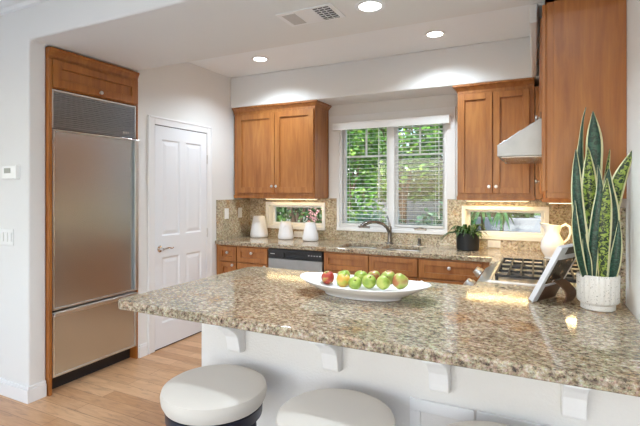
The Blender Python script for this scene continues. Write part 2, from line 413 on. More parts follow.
# main window: casing, frame, two casement sashes
w1 = thing('window_1', None, None, (-1.34, YB, 1.05)); del w1['label']; del w1['category']; w1['kind'] = 'structure'
m = MB(); m.box(-2.02, -.69, YB-.02, YB, 2.145, 2.25); m.box(-2.02, -1.90, YB-.02, YB, 1.362, 2.145); m.box(-.775, -.69, YB-.02, YB, 1.362, 2.145); m.box(-1.93, -1.90, YB-.0205, YB, 1.03, 1.362); m.box(-.775, -.765, YB-.0205, YB, 1.03, 1.362)
m.box(-1.93, -.765, YB-.028, YB+.02, 1.018, 1.05); m.build('casing', 'trim', w1, bevel=.003)
m = MB(); rect_frame(m, WB[0], WB[1], WB[2], WB[3], YB+.001, YB+.13, .022); m.box(-1.368, -1.302, YB+.03, YB+.12, 1.05, 2.16); m.build('frame', 'trim', w1, bevel=.003)
for x0, x1 in ((-1.878, -1.368), (-1.302, -.797)):
    m = MB(); rect_frame(m, x0+.001, x1-.001, 1.073, 2.137, YB+.05, YB+.09, .024)
    m.box(x0+.03, x1-.03, YB+.062, YB+.08, 1.80, 1.82); xc = (x0+x1)/2; m.box(xc-.009, xc+.009, YB+.063, YB+.079, 1.82, 2.10)
    s_ = m.build('sash', 'trim', w1, bevel=.002)
    B(x0+.024, x1-.024, YB+.069, YB+.073, 1.096, 2.114).build('glass', 'glass', s_)
for xc in (-1.62, -1.03):   # casement operators on the sill
    m = MB(); m.box(xc-.06, xc+.06, YB-.012, YB+.02, 1.05, 1.072); m.tube([(xc+.03, YB-.005, 1.07), (xc, YB-.035, 1.078), (xc-.06, YB-.03, 1.07)], .006, 8); m.build('crank_handle', 'bronze', w1, bevel=.002)

def small_window(name, W_, n):
    w = bpy.data.objects.new(name, None); COL.objects.link(w); w.location = ((W_[0]+W_[1])/2, YB, W_[2]); w['kind'] = 'structure'
    x0, x1, z0, z1 = W_
    m = MB(); rect_frame(m, x0-.032, x1+.032, z0-.035, z1+.03, YB-.03, YB+.001, .034); 
    rect_frame(m, x0, x1, z0, z1, YB+.001, YB+.14, .008); m.build('casing', 'trim', w, bevel=.002)
    m = MB(); rect_frame(m, x0+.008, x1-.008, z0+.008, z1-.008, YB+.07, YB+.105, .024); s_ = m.build('sash', 'trim', w, bevel=.002)
    B(x0+.03, x1-.03, YB+.085, YB+.089, z0+.03, z1-.03).build('glass', 'glass', s_)
small_window('window_2', WL, 2); small_window('window_3', WR, 3)

# venetian blind on the main window
bl = thing('window_blind', 'white horizontal slatted blind with a wide white valance in the sink window', 'blind', (-1.34, YB, 2.1))
m = MB(); m.box(-1.955, -.735, 4.285, 4.30, 2.085, 2.165); m.box(-1.955, -1.943, 4.30, YB-.021, 2.085, 2.165); m.box(-.747, -.735, 4.30, YB-.021, 2.085, 2.165); m.build('valance', 'blind', bl, bevel=.003)
B(-1.93, -.76, 4.305, YB-.022, 2.11, 2.15).build('headrail', 'blind', bl)
def slats(x0, x1, tilt, zlo, name='slats'):
    m = MB(); z = 2.085; yc = YB+.012
    while z > zlo:
        dy, dz = .019*math.cos(tilt), .019*math.sin(tilt); t = .0009
        m.prism([(-dy, -dz), (dy, dz), (dy, dz+2*t), (0, 2*t+.001), (-dy, -dz+2*t)], lambda p: (x0, yc+p[0], z+p[1]), lambda p: (x1, yc+p[0], z+p[1])); z -= .0405
    m.box(x0, x1, yc-.022, yc+.022, zlo-.012, zlo+.006)
    for xx in (x0+.08, x1-.08): m.box(xx-.0012, xx+.0012, yc-.001, yc+.001, zlo, 2.09)
    return m.build(name, 'blind', bl)
slats(-1.872, -1.373, math.radians(5), 1.088); slats(-1.297, -.803, math.radians(-7), 1.092)
for x, z in ((-1.447, 1.42), (-.84, 1.22)):
    MB().tube([(x, 4.325, 2.10), (x, 4.328, z)], .0035, 6).tube([(x, 4.328, z), (x, 4.328, z-.045)], [.004, .007], 8).build('pull_cord', 'blind', bl)

# ------------------------------------------------------------------ pantry door
d1 = bpy.data.objects.new('door_1', None); COL.objects.link(d1); d1.location = (XL, 3.24, 0); d1['kind'] = 'structure'
Y0, Y1, ZT = 2.90, 3.59, 2.035
m = MB(); 
for a, b, c, d in ((Y0-.078, Y0-.004, 0, ZT+.078), (Y1+.004, Y1+.078, 0, ZT+.078), (Y0-.004, Y1+.004, ZT+.006, ZT+.078)):
    m.box(XL, XL+.014, a, b, c, d)
    
m.box(XL+.014, XL+.02, Y0-.078, Y0-.06, 0, ZT+.078); m.box(XL+.014, XL+.02, Y1+.06, Y1+.078, 0, ZT+.078); m.box(XL+.014, XL+.02, Y0-.06, Y1+.06, ZT+.06, ZT+.078)
m.build('door_casing', 'trim', d1, bevel=.003)
m = MB(); m.box(XL, XL+.004, Y0-.004, Y1+.004, ZT-.002, ZT+.006); m.box(XL, XL+.002, Y0-.004, Y0, 0.001, ZT); m.box(XL, XL+.002, Y1, Y1+.004, 0.001, ZT); m.box(XL, XL+.003, Y0, Y1, .001, .012); m.build('door_gap', 'dark', d1)
def panel_door(xf, y0, y1, z0, z1):
    """face at x = xf; raised panels in sunken fields"""
    m = MB(); t = .0095
    ys = [y0, y0+.082, y0+.305, y0+.385, y1-.082, y1]; zs = [z0, z0+.22, .832, 1.028, 1.912, z1]
    for i in range(5):
        for j in range(5):
            hole = i in (1, 3) and j in (1, 3)
            if hole:
                a, b, c, d = ys[i], ys[i+1], zs[j], zs[j+1]
                pass
                # sloped ogee border into a raised field
                def ring(i0, h0, i1, h1):
                    v = [m.bm.verts.new((xf+h, y, z)) for (ins, h) in ((i0, h0), (i1, h1)) for (y, z) in ((a+ins, c+ins), (b-ins, c+ins), (b-ins, d-ins), (a+ins, d-ins))]
                    for k in range(4): m.bm.faces.new((v[k], v[(k+1) % 4], v[4+(k+1) % 4], v[4+k]))
                ring(0, 0, .012, -t+.001); ring(.012, -t+.001, .022, -t+.001); ring(.022, -t+.001, .05, -.002)
                m.bm.faces.new([m.bm.verts.new((xf-.002, y, z)) for (y, z) in ((a+.05, c+.05), (b-.05, c+.05), (b-.05, d-.05), (a+.05, d-.05))])
            else: m.box(xf-.0098, xf, ys[i], ys[i+1], zs[j], zs[j+1])
    bmesh.ops.remove_doubles(m.bm, verts=m.bm.verts, dist=1e-5)
    return m
dp = panel_door(XL+.010, Y0, Y1, .012, ZT-.002).build('door_panel', 'door', d1)
hy = 2.955
m = MB(); m.lathe([(0, 0), (.03, 0), (.03, .006), (.014, .012), (.011, .05), (0, .05)], (XL+.008, hy, .915), 20, axis='X')
m.tube([(XL+.052, hy, .915), (XL+.056, hy+.03, .918), (XL+.056, hy+.065, .922), (XL+.056, hy+.10, .912), (XL+.056, hy+.125, .918)], [.010, .009, .008, .007, .006], 10)
m.build('door_handle', 'chrome', d1, smooth=True)
for z in (.25, 1.01, 1.767):
    MB().tube([(XL+.016, Y1+.002, z-.045), (XL+.016, Y1+.002, z+.045)], .007, 10).build('hinge', 'nickel', d1)

# ------------------------------------------------------------------ facing helpers
def mapper(face, plane):
    """returns f(u, n, z): u along the front, n outwards from its plane"""
    if face == '-Y': return lambda u, n, z: (u, plane-n, z)
    if face == '+X': return lambda u, n, z: (plane+n, u, z)
    if face == '-X': return lambda u, n, z: (plane-n, u, z)
def fbox(m, f, u0, u1, n0, n1, z0, z1):
    a, b = f(u0, n0, z0), f(u1, n1, z1)
    m.box(min(a[0], b[0]), max(a[0], b[0]), min(a[1], b[1]), max(a[1], b[1]), min(a[2], b[2]), max(a[2], b[2]))
def shaker(face, plane, u0, u1, z0, z1, name, mat, parent, w=.055, t=.022):
    f = mapper(face, plane); m = MB()
    w2 = min(w, (z1-z0)*.30)
    fbox(m, f, u0, u1, 0, t*.25, z0, z1)
    fbox(m, f, u0, u0+w, t*.25, t, z0, z1); fbox(m, f, u1-w, u1, t*.25, t, z0, z1)
    fbox(m, f, u0+w, u1-w, t*.25, t, z1-w2, z1); fbox(m, f, u0+w, u1-w, t*.25, t, z0, z0+w2)
    return m.build(name, mat, parent, bevel=.0022)
def knob(face, plane, u, z, parent, r=.0155):
    f = mapper(face, plane); ax = {'-Y': '-Y', '+X': 'X', '-X': '-X'}[face]
    return MB().lathe([(0, 0), (.006, 0), (.005, .010), (r*.8, .014), (r, .020), (r*.85, .027), (0, .030)], f(u, 0, z), 16, axis=ax).build('knob', 'nickel', parent, smooth=True)
def crown(m, path, z0, z1, out):
    """moulding swept along a 2D path whose left side is outside; simple flared profile"""
    prof = [(0, 0), (.006, .0), (.010, .25), (.55, .62), (.8, .72), (1, .78), (1, 1), (0, 1)]
    n = len(path); rings = []
    for i, p in enumerate(path):
        p = Vector(p)
        d0 = (p-Vector(path[i-1])).normalized() if i else None
        d1 = (Vector(path[i+1])-p).normalized() if i < n-1 else None
        n0 = Vector((-d0.y, d0.x)) if d0 else None; n1 = Vector((-d1.y, d1.x)) if d1 else None
        if n0 and n1: nn = (n0+n1); nn = nn/nn.dot(n0)
        else: nn = n0 or n1
        rings.append([m.bm.verts.new((p.x+nn.x*out*(a if a > .02 else a), p.y+nn.y*out*a, z0+(z1-z0)*b)) for a, b in prof])
    k = len(prof)
    for a, b in zip(rings, rings[1:]):
        for i in range(k): m.bm.faces.new((a[i], a[(i+1) % k], b[(i+1) % k], b[i]))
    m.bm.faces.new(rings[0]); m.bm.faces.new(rings[-1][::-1])

# ------------------------------------------------------------------ fridge and its surround
fc = thing('fridge_cabinet', 'cherry wood surround and single lift-up cabinet above the built-in fridge', 'cabinet', (XL-.3, 2.33, 0))
m = MB(); m.box(XL-.72, XL+.012, 1.942, 1.962, 0, 2.37); m.box(XL-.72, XL+.002, 2.706, 2.719, 0, 2.37); m.box(XL-.72, XL-.02, 1.962, 2.706, 2.172, 2.37)
m.box(XL-.02, XL+.001, 1.962, 2.706, 2.172, 2.40)
m.build('cabinet_body', 'wood2', fc, bevel=.001)
dd = shaker('+X', XL+.001, 1.966, 2.702, 2.18, 2.375, 'door', 'wood2', fc, w=.06); knob('+X', XL+.021, 2.335, 2.205, dd)
m = MB(); crown(m, [(XL+.001, 2.719), (XL+.001, 1.942)][::-1][::-1], 2.385, 2.455, .02); m.box(XL-.72, XL+.001, 1.942, 2.719, 2.37, 2.455); m.build('crown_moulding', 'wood2', fc)

fr = thing('refrigerator', 'stainless steel built-in refrigerator with louvred top grille and bottom freezer drawer', 'refrigerator', (XL-.3, 2.33, 0))
FX = XL-.01
m = MB(); m.box(XL-.70, FX-.045, 1.966, 2.702, .11, 2.165); m.build('body', 'blackplastic', fr)
B(XL-.65, XL-.075, 1.968, 2.700, .001, .11).build('toe_kick', 'toe', fr)
# grille with louvres
gr = MB(); gr.box(FX-.045, FX-.012, 1.972, 2.696, 1.895, 2.16)
gr.build('grille_back', 'grille', fr)
m = MB(); z = 1.90
while z < 2.145:
    m.prism([(FX-.012, z), (FX+.006, z+.0005), (FX+.006, z+.005), (FX-.012, z+.0125)], lambda p: (p[0], 1.98, p[1]), lambda p: (p[0], 2.688, p[1])); z += .0148
g = m.build('grille', 'grille', fr)
m = MB(); 
m.box(FX-.02, FX+.01, 1.968, 1.980, 1.89, 2.166); m.box(FX-.02, FX+.01, 2.688, 2.700, 1.89, 2.166); m.box(FX-.02, FX+.01, 1.980, 2.688, 2.152, 2.166); m.build('grille_frame', 'steel_light', fr, bevel=.001)
m = MB(); m.box(FX+.007, FX+.0085, 2.565, 2.635, 1.915, 1.94); lg = m.build('logo_plate', 'grille', fr)
m = MB()
for k, (a, b) in enumerate(((0, .012), (.016, .024), (.028, .04), (.044, .056))): m.box(FX+.0086, FX+.0092, 2.570+a, 2.570+b, 1.919+.002*(k % 2), 1.936)
m.build('logo', 'steel_light', lg)
def fdoor(z0, z1, name):
    m = MB(); m.box(FX-.045, FX+.012, 1.984, 2.684, z0+.012, z1-.012); o = m.build(name, 'fridgesteel', fr, bevel=.003)
    m = MB(); m.box(FX-.03, FX+.018, 1.970, 1.984, z0, z1); m.box(FX-.03, FX+.018, 1.984, 2.684, z1-.012, z1); m.box(FX-.03, FX+.018, 1.984, 2.684, z0, z0+.012)
    m.box(FX-.03, FX+.018, 2.684, 2.698, z0, z1); m.build('trim', 'steel_light', o, bevel=.001)
    return o
fd = fdoor(.592, 1.882, 'door')
m = MB(); m.box(FX+.018, FX+.034, 2.686, 2.703, .60, 1.875); m.box(FX+.034, FX+.038, 2.668, 2.703, .60, 1.875); m.build('handle', 'steel_light', fd, bevel=.002)
dr = fdoor(.115, .578, 'freezer_drawer')
m = MB(); m.box(FX+.018, FX+.036, 1.972, 2.698, .556, .574); m.box(FX+.034, FX+.038, 1.972, 2.698, .548, .574); m.build('handle', 'steel_light', dr, bevel=.002)

# ------------------------------------------------------------------ wall plates, thermostat
t = thing('thermostat', 'white wall thermostat with a small grey display beside the kitchen opening', 'thermostat', (-3.28, 1.82, 1.57))
B(-3.365, -3.195, 1.797, 1.82, 1.527, 1.615).build('body', 'plate', t, bevel=.004); B(-3.34, -3.265, 1.7955, 1.7972, 1.565, 1.60).build('display', 'screen', t)
B(-3.198, -3.19, 1.79, 1.82, 1.522, 1.62).build('side_cover', 'plate', t, bevel=.002)
t = thing('light_switch', 'white multi-gang switch plate with rocker switches below the thermostat', 'light switch', (-3.36, 1.82, 1.12))
B(-3.455, -3.265, 1.814, 1.82, 1.06, 1.175).build('cover_plate', 'plate', t, bevel=.003)
for k in range(4): B(-3.285-.046*k-.028, -3.285-.046*k+.004, 1.809, 1.8142, 1.085, 1.150).build('rocker', 'plate', t, bevel=.002)
for k, (y, lab) in enumerate(((3.904, 'white single switch plate on left granite splashback nearer the pantry door'), (4.15, 'white single switch plate on left granite splashback nearer the corner'))):
    t = thing('light_switch', lab, 'light switch', (XL+.02, y, 1.19))
    B(XL+.0205, XL+.026, y-.035, y+.035, 1.135, 1.25).build('cover_plate', 'plate', t, bevel=.002); B(XL+.026, XL+.030, y-.012, y+.012, 1.16, 1.225).build('rocker', 'plate', t, bevel=.002)
for x, lab in ((-2.40, 'white outlet plate on the splashback between the two small canisters'), (-.345, 'white outlet plate under the right small window beside the black pot')):
    t = thing('power_outlet', lab, 'outlet', (x, YB-.02, .95))
    B(x-.055, x+.055, YB-.0262, YB-.0205, .922, .987).build('cover_plate', 'plate', t, bevel=.002)
    for s in (-.026, .026): 
        B(x+s-.018, x+s+.018, YB-.028, YB-.0262, .938, .971).build('socket', 'matceramic', t, bevel=.003)

# ------------------------------------------------------------------ granite: backsplash, worktops
m = wall_with_holes(XL+.0205, XR-.0205, .9145, 1.361, YB-.02, YB-.0005, [(-1.93, -.765, 1.018, 1.361), (WL[0]-.03, WL[1]+.03, WL[2]-.033, WL[3]+.028), (WR[0]-.03, WR[1]+.03, WR[2]-.033, WR[3]+.028)])
tag(m.build('backsplash', 'splash'), 'polished speckled granite splashback behind the sink with openings for the windows', 'backsplash')
tag(B(XL+.0005, XL+.0203, 3.755, YB-.0005, .9145, 1.345).build('backsplash', 'splash'), 'granite splashback on the short left wall carrying two switch plates', 'backsplash')
tag(B(XR-.0203, XR-.0005, 2.48, YB-.0005, .9145, 1.361).build('backsplash', 'splash'), 'granite splashback strip on the right wall behind the snake plant', 'backsplash')

def grid_slab(xs, ys, keep, z0, z1):
    m = MB(); V = {}
    def vt(i, j, z):
        k = (i, j, z)
        if k not in V: V[k] = m.bm.verts.new((xs[i], ys[j], z))
        return V[k]
    K = {(i, j) for i in range(len(xs)-1) for j in range(len(ys)-1) if keep((xs[i]+xs[i+1])/2, (ys[j]+ys[j+1])/2)}
    for i, j in K:
        m.bm.faces.new((vt(i, j, z1), vt(i+1, j, z1), vt(i+1, j+1, z1), vt(i, j+1, z1))); m.bm.faces.new((vt(i, j, z0), vt(i, j+1, z0), vt(i+1, j+1, z0), vt(i+1, j, z0)))
        for (di, dj, a, b) in ((-1, 0, (i, j), (i, j+1)), (1, 0, (i+1, j), (i+1, j+1)), (0, -1, (i, j), (i+1, j)), (0, 1, (i, j+1), (i+1, j+1))):
            if (i+di, j+dj) not in K: m.bm.faces.new((vt(*a, z0), vt(*b, z0), vt(*b, z1), vt(*a, z1)))
    return m
m = grid_slab([XL, -1.70, -1.33, -1.30, -.93, -.31, XR], [3.49, 3.73, 3.85, 4.20, YB],
              lambda x, y: not ((-1.70 < x < -1.33 or -1.30 < x < -.93) and 3.85 < y < 4.20) and (y > 3.73 or x > -.31), .872, .914)
ct = tag(m.build('countertop', 'granite', bevel=.009, seg=3), 'speckled granite worktop along the back wall holding the sink', 'countertop')

def rounded(pts, rad, seg=8):
    out = []; n = len(pts)
    for i, p in enumerate(pts):
        r = rad[i]; p = Vector(p)
        if r == 0: out.append(tuple(p)); continue
        a = (Vector(pts[i-1])-p).normalized(); b = (Vector(pts[(i+1) % n])-p).normalized()
        for k in range(seg+1):
            t = k/seg; q0 = p+a*r; q1 = p+b*r
            out.append(tuple((q0*(1-t)+p*t)*(1-t)+(p*(1-t)+q1*t)*t))
    return out
pts = rounded([(-1.835, 1.475), (XR-.001, 1.475), (XR-.001, 2.728), (-.31, 2.728), (-.31, 2.58), (-1.80, 2.58)], [.06, 0, 0, .01, .02, .08])
m = MB().prism(pts, lambda p: (p[0], p[1], .872), lambda p: (p[0], p[1], .914))
tag(m.build('bar_countertop', 'granite', bevel=.014, seg=4), 'large speckled granite breakfast bar top with rounded left corner in the foreground', 'countertop')

# sink
sk_ = thing('kitchen_sink', 'undermounted stainless double bowl sink below the main window', 'sink', (-1.31, 4.02, .70))
for x0, x1 in ((-1.705, -1.33), (-1.30, -.925)):
    m = MB(); y0, y1 = 3.845, 4.205
    v0 = [(x0, y0), (x1, y0), (x1, y1), (x0, y1)]; 
    a = [m.bm.verts.new((x, y, .8705)) for x, y in v0]; b = [m.bm.verts.new((x+(.02 if i in (0, 3) else -.02), y+(.02 if i < 2 else -.02), .70)) for i, (x, y) in enumerate(v0)]
    for k in range(4): m.bm.faces.new((a[k], a[(k+1) % 4], b[(k+1) % 4], b[k]))
    m.bm.faces.new(b); o = m.build('basin', 'steel_light', sk_); s = o.modifiers.new('solid', 'SOLIDIFY'); s.thickness = .002
    MB().lathe([(0, 0), (.04, 0), (.045, .004), (.02, .002), (0, .002)], ((x0+x1)/2, 4.03, .7005), 20).build('drain', 'chrome', o)

# faucet
fa = thing('kitchen_faucet', 'dark nickel arched pull-out faucet with a raised lever behind the sink', 'faucet', (-1.315, 4.28, .914))
MB().lathe([(0, 0), (.034, 0), (.034, .008), (.024, .016), (.022, .05), (.020, .13), (.023, .15), (.019, .172), (0, .18)], (-1.315, 4.275, .914), 20).build('body', 'bronze', fa, smooth=True)
MB().tube([(-1.315, 4.275, 1.02), (-1.335, 4.25, 1.075), (-1.37, 4.215, 1.115), (-1.42, 4.17, 1.135), (-1.455, 4.13, 1.136)], [.019, .017, .0155, .015, .015], 12).build('spout', 'bronze', fa, smooth=True)
MB().tube([(-1.455, 4.13, 1.136), (-1.485, 4.10, 1.131), (-1.52, 4.06, 1.112), (-1.53, 4.05, 1.098)], [.017, .021, .023, .019], 14).build('spray_head', 'bronze', fa, smooth=True)
MB().tube([(-1.315, 4.275, 1.09), (-1.322, 4.275, 1.12), (-1.335, 4.278, 1.17), (-1.345, 4.28, 1.195)], [.012, .010, .007, .006], 10).build('lever', 'bronze', fa, smooth=True)
tag(MB().lathe([(0, 0), (.022, 0), (.022, .006), (.016, .012), (.016, .05), (.018, .055), (.012, .064), (0, .066)], (-1.02, 4.285, .9145), 18).build('soap_dispenser', 'bronze', smooth=True), 'small dark air gap cap on the counter right of the faucet', 'air gap')

# ------------------------------------------------------------------ base cabinets on the back wall
BF = 3.76
def base_unit(label, x0, x1, spec):
    c = thing('base_cabinet', label, 'cabinet', ((x0+x1)/2, 4.06, 0))
    m = MB(); m.box(x0+.001, x1-.001, BF, YB-.022, .10, .8715) if not spec.get('sink') else (m.box(x0+.001, x1-.001, BF, 3.83, .10, .8715), m.box(x0+.001, x1-.001, 3.83, YB-.022, .10, .66))
    m.box(x0+.001, x1-.001, BF+.07, YB-.05, 0.001, .10); m.build('cabinet_body', 'wood', c, bevel=.001)
    for kind, u0, u1, z0, z1, kn in spec['fronts']:
        o = shaker('-Y', BF, u0, u1, z0, z1, kind, 'wood', c, w=.045 if kind == 'drawer' else .055)
        if kn: knob('-Y', BF-.02, kn[0], kn[1], o)
    return c
base_unit('narrow cherry wood base cabinet in the left corner by the pantry door wall', XL, -2.80, dict(fronts=[('drawer', -3.03, -2.808, .708, .858, (-2.909, .797)), ('door', -3.03, -2.808, .115, .695, (-2.842, .668))]))
base_unit('cherry wood base cabinet directly left of the dishwasher', -2.80, -2.412, dict(fronts=[('drawer', -2.792, -2.42, .708, .858, (-2.605, .805)), ('door', -2.792, -2.42, .115, .695, (-2.445, .676))]))
base_unit('cherry wood sink base cabinet with two knobless false drawer fronts', -1.80, -.90, dict(sink=1, fronts=[('drawer', -1.79, -1.352, .708, .858, None), ('drawer', -1.342, -.908, .708, .858, None), ('door', -1.79, -1.352, .115, .695, (-1.39, .60)), ('door', -1.342, -.908, .115, .695, (-1.305, .60))]))
base_unit('cherry wood base cabinet beside the range corner with a knobbed drawer', -.90, -.33, dict(fronts=[('drawer', -.892, -.39, .708, .858, (-.641, .803)), ('door', -.892, -.39, .115, .695, (-.868, .672))]))

dw = thing('dishwasher', 'stainless dishwasher with a black control panel left of the sink', 'dishwasher', (-2.106, 4.06, 0))
B(-2.408, -1.804, BF, YB-.03, .10, .868).build('body', 'blackplastic', dw)
B(-2.406, -1.806, BF-.022, BF, .11, .772)  .build('door', 'dwsteel', dw, bevel=.003)
cp = MB()
f = mapper('-Y', BF)
fbox(cp, f, -2.406, -1.806, 0, .012, .776, .866); fbox(cp, f, -2.406, -2.225, .012, .026, .776, .866); fbox(cp, f, -1.985, -1.806, .012, .026, .776, .866); fbox(cp, f, -2.225, -1.985, .012, .026, .832, .866); fbox(cp, f, -2.225, -1.985, .012, .026, .776, .79)
cp = cp.build('control_panel', 'blackplastic', dw, bevel=.002)
for k in range(5):
    x = -1.955+k*.03; B(x, x+.014, BF-.0272, BF-.026, .818, .826).build('button', 'steel_light', cp)
B(-2.38, -2.33, BF-.0268, BF-.026, .815, .822).build('badge', 'steel_light', cp)
B(-2.404, -1.808, BF+.05, YB-.1, .001, .10).build('toe_kick', 'toe', dw)

# ------------------------------------------------------------------ upper cabinets
UF = 4.04
ul = thing('upper_cabinet', 'two-door cherry wood wall cabinet left of the window over the canisters', 'cabinet', (-2.54, 4.2, 1.37))
m = MB(); m.box(-3.05, -2.035, UF, YB-.001, 1.372, 2.30); m.box(-3.055, -2.030, UF-.006, YB-.02, 1.362, 1.395); m.build('cabinet_body', 'wood', ul, bevel=.001)
for u0, u1, kx in ((-3.0, -2.515, -2.537), (-2.508, -2.045, -2.482)):
    o = shaker('-Y', UF, u0, u1, 1.42, 2.285, 'door', 'wood', ul, w=.06); knob('-Y', UF-.02, kx, 1.492, o)
m = MB(); crown(m, [(-2.035, YB-.001), (-2.035, UF-.002), (-3.058, UF-.002)][::-1][::-1], 2.30, 2.369, .038); m.box(-3.05, -2.035, UF-.002, YB-.001, 2.30, 2.369); m.build('crown_moulding', 'wood', ul)
ur = thing('upper_cabinet', 'two-door cherry wood wall cabinet right of the window beside the hood', 'cabinet', (-.3, 4.2, 1.37))
m = MB(); m.box(-.623, -.01, UF, YB-.001, 1.372, 2.30); m.box(-.628, -.005, UF-.006, YB-.02, 1.362, 1.395); m.build('cabinet_body', 'wood', ur, bevel=.001)
for u0, u1, kx in ((-.612, -.334, -.358), (-.326, -.048, -.303)):
    o = shaker('-Y', UF, u0, u1, 1.42, 2.285, 'door', 'wood', ur, w=.052); knob('-Y', UF-.02, kx, 1.478, o)
m = MB(); crown(m, [(-.012, UF-.002), (-.623, UF-.002), (-.623, YB-.001)], 2.30, 2.369, .038); m.box(-.623, -.012, UF-.002, YB-.001, 2.30, 2.369); m.build('crown_moulding', 'wood', ur)

RF = .044   # front plane of the right run
ue = thing('upper_cabinet', 'tall cherry wood end cabinet with a broad plain side panel behind the snake plant', 'cabinet', (.2, 2.6, 1.41))
m = MB(); m.box(RF+.006, XR-.001, 2.46, 2.715, 1.425, 2.375); m.box(RF+.004, XR-.001, 2.452, 2.716, 1.405, 1.432); m.build('cabinet_body', 'wood2', ue, bevel=.0015)
B(RF+.035, XR-.001, 2.453, 2.46, 1.432, 2.375).build('side_panel', 'wood2', ue, bevel=.0015)
shaker('-X', RF+.006, 2.464, 2.711, 1.44, 2.37, 'door', 'wood2', ue, w=.05)
m = MB(); crown(m, [(XR-.001, 2.459), (RF, 2.459), (RF, 2.716)][::-1], 2.375, 2.461, .028); m.box(RF, XR-.001, 2.459, 2.716, 2.375, 2.461); m.build('crown_moulding', 'wood2', ue)
uh = thing('upper_cabinet', 'cherry wood cabinet above the range hood, mostly hidden, one knob showing', 'cabinet', (.2, 3.1, 1.87))
B(RF, XR-.001, 2.718, 3.498, 1.87, 2.40).build('cabinet_body', 'wood2', uh, bevel=.001)
o = shaker('-X', RF, 2.722, 3.106, 1.875, 2.395, 'door', 'wood2', uh, w=.05); knob('-X', RF-.02, 3.08, 1.90, o)
o = shaker('-X', RF, 3.11, 3.494, 1.875, 2.395, 'door', 'wood2', uh, w=.05); knob('-X', RF-.02, 3.135, 1.90, o)
m = MB(); crown(m, [(RF, 2.718), (RF, 3.498)][::-1], 2.40, 2.461, .032); m.box(RF, XR-.001, 2.718, 3.498, 2.40, 2.461); m.build('crown_moulding', 'wood2', uh)
uc = thing('upper_cabinet', 'cherry wood corner cabinet beyond the hood glowing orange on its near side', 'cabinet', (.2, 3.8, 1.37))
m = MB(); m.box(RF, XR-.001, 3.502, 4.034, 1.372, 2.30); m.box(-.003, XR-.001, 4.036, YB-.001, 1.372, 2.30); m.box(RF-.006, XR-.001, 3.496, 4.03, 1.362, 1.385)
m.build('cabinet_body', 'wood', uc, bevel=.001)
o = shaker('-X', RF, 3.51, 4.00, 1.42, 2.285, 'door', 'wood', uc, w=.05); knob('-X', RF-.02, 3.545, 1.51, o); 
m = MB(); crown(m, [(RF, 3.502), (RF, 3.985)][::-1], 2.30, 2.369, .032); m.box(RF, XR-.001, 3.502, 3.999, 2.30, 2.369); m.build('crown_moulding', 'wood', uc)

# hood
hd = thing('range_hood', 'white-steel wedge range hood with a slanted canopy over the range', 'range hood', (.1, 3.1, 1.64))
hp = [(-.20, 1.64), (-.20, 1.705), (.02, 1.845), (XR-.001, 1.865), (XR-.001, 1.64)]
m = MB().prism(hp, lambda p: (p[0], 2.735, p[1]), lambda p: (p[0], 3.488, p[1])); m.build('canopy', 'hoodsteel', hd, bevel=.002)
B(-.18, .34, 2.76, 3.46, 1.634, 1.6398).build('filter', 'bronze', hd)
MB().lathe([(0, 0), (.03, 0), (.03, .006), (0, .006)], (.10, 3.3, 1.628), 20).build('lamp_lens', 'lamp', hd)
light('hood_lamp', 'AREA', (.08, 3.2, 1.622), 1.8, (1, .66, .30), (.25, .4), aim=(0.15, 0.1, -1))

# ------------------------------------------------------------------ range
rg = thing('gas_range', 'stainless gas range with black cast-iron grates and two big knobs on its sloped front', 'range', (0, 3.11, 0))
Y0, Y1 = 2.735, 3.483
m = MB(); m.box(-.29, XR-.022, Y0, Y1, .10, .86); m.build('body', 'steel', rg); B(-.25, .34, Y0+.01, Y1-.01, .001, .10).build('toe_kick', 'toe', rg)
B(-.315, -.291, Y0+.01, Y1-.01, .18, .76).build('oven_door', 'steel', rg, bevel=.004)
MB().tube([(-.35, Y0+.06, .72), (-.35, Y1-.06, .72)], .011, 12).build('oven_handle', 'steel_light', rg)
m = MB().prism([(-.29, .79), (-.345, .80), (-.352, .835), (-.335, .868), (-.245, .926), (-.23, .926), (-.23, .861), (-.29, .86)], lambda p: (p[0], Y0, p[1]), lambda p: (p[0], Y1, p[1]))
cp = m.build('control_panel', 'steel_light', rg, bevel=.004)
for y in (2.79, 3.24):
    nrm = Vector((-.80, 0, .60)); c = Vector((-.352, y, .872))
    MB().tube([c-nrm*.01, c+nrm*.010, c+nrm*.012, c+nrm*.034, c+nrm*.038], [.036, .036, .031, .028, .022], 20).build('knob', 'nickel', cp, smooth=True)
B(-.23, XR-.022, Y0, Y1, .861, .922).build('cooktop', 'steel_light', rg, bevel=.003)
for x in (-.10, .17):
    for y in (2.93, 3.29):
        MB().lathe([(0, 0), (.06, 0), (.06, .006), (.04, .010), (.038, .018), (0, .020)], (x, y, .922), 24).build('burner', 'burner', rg, smooth=True)
gw = (Y1-Y0-.04)/2
for gx in range(2):
    x0 = -.215+gx*.275; x1 = x0+.27
    for gy in range(2):
        y0 = Y0+.02+gy*(gw+.002); y1 = y0+gw-.002; m = MB(); z0, z1, b = .944, .959, .0055
        for k in range(5):
            xx = x0+b+(x1-x0-2*b)*k/4; m.box(xx-b, xx+b, y0, y1, z0, z1)
        for k in range(3):
            yy = y0+(y1-y0)*k/2; m.box(x0, x1, yy-b+(b if k == 0 else 0)-(b if k == 2 else 0), yy+b+(b if k == 0 else 0)-(b if k == 2 else 0), z0-.001, z1-.001)
        for xx in (x0+.01, x1-.01):
            for yy in (y0+.01, y1-.01): m.box(xx-.008, xx+.008, yy-.008, yy+.008, .9222, z0)
        m.build('grate', 'iron', rg, bevel=.002)

# base cabinet under the far right corner
c = thing('base_cabinet', 'cherry wood corner base cabinet hidden behind the range', 'cabinet', (.1, 3.7, 0)); bpy.data.objects.remove(c)
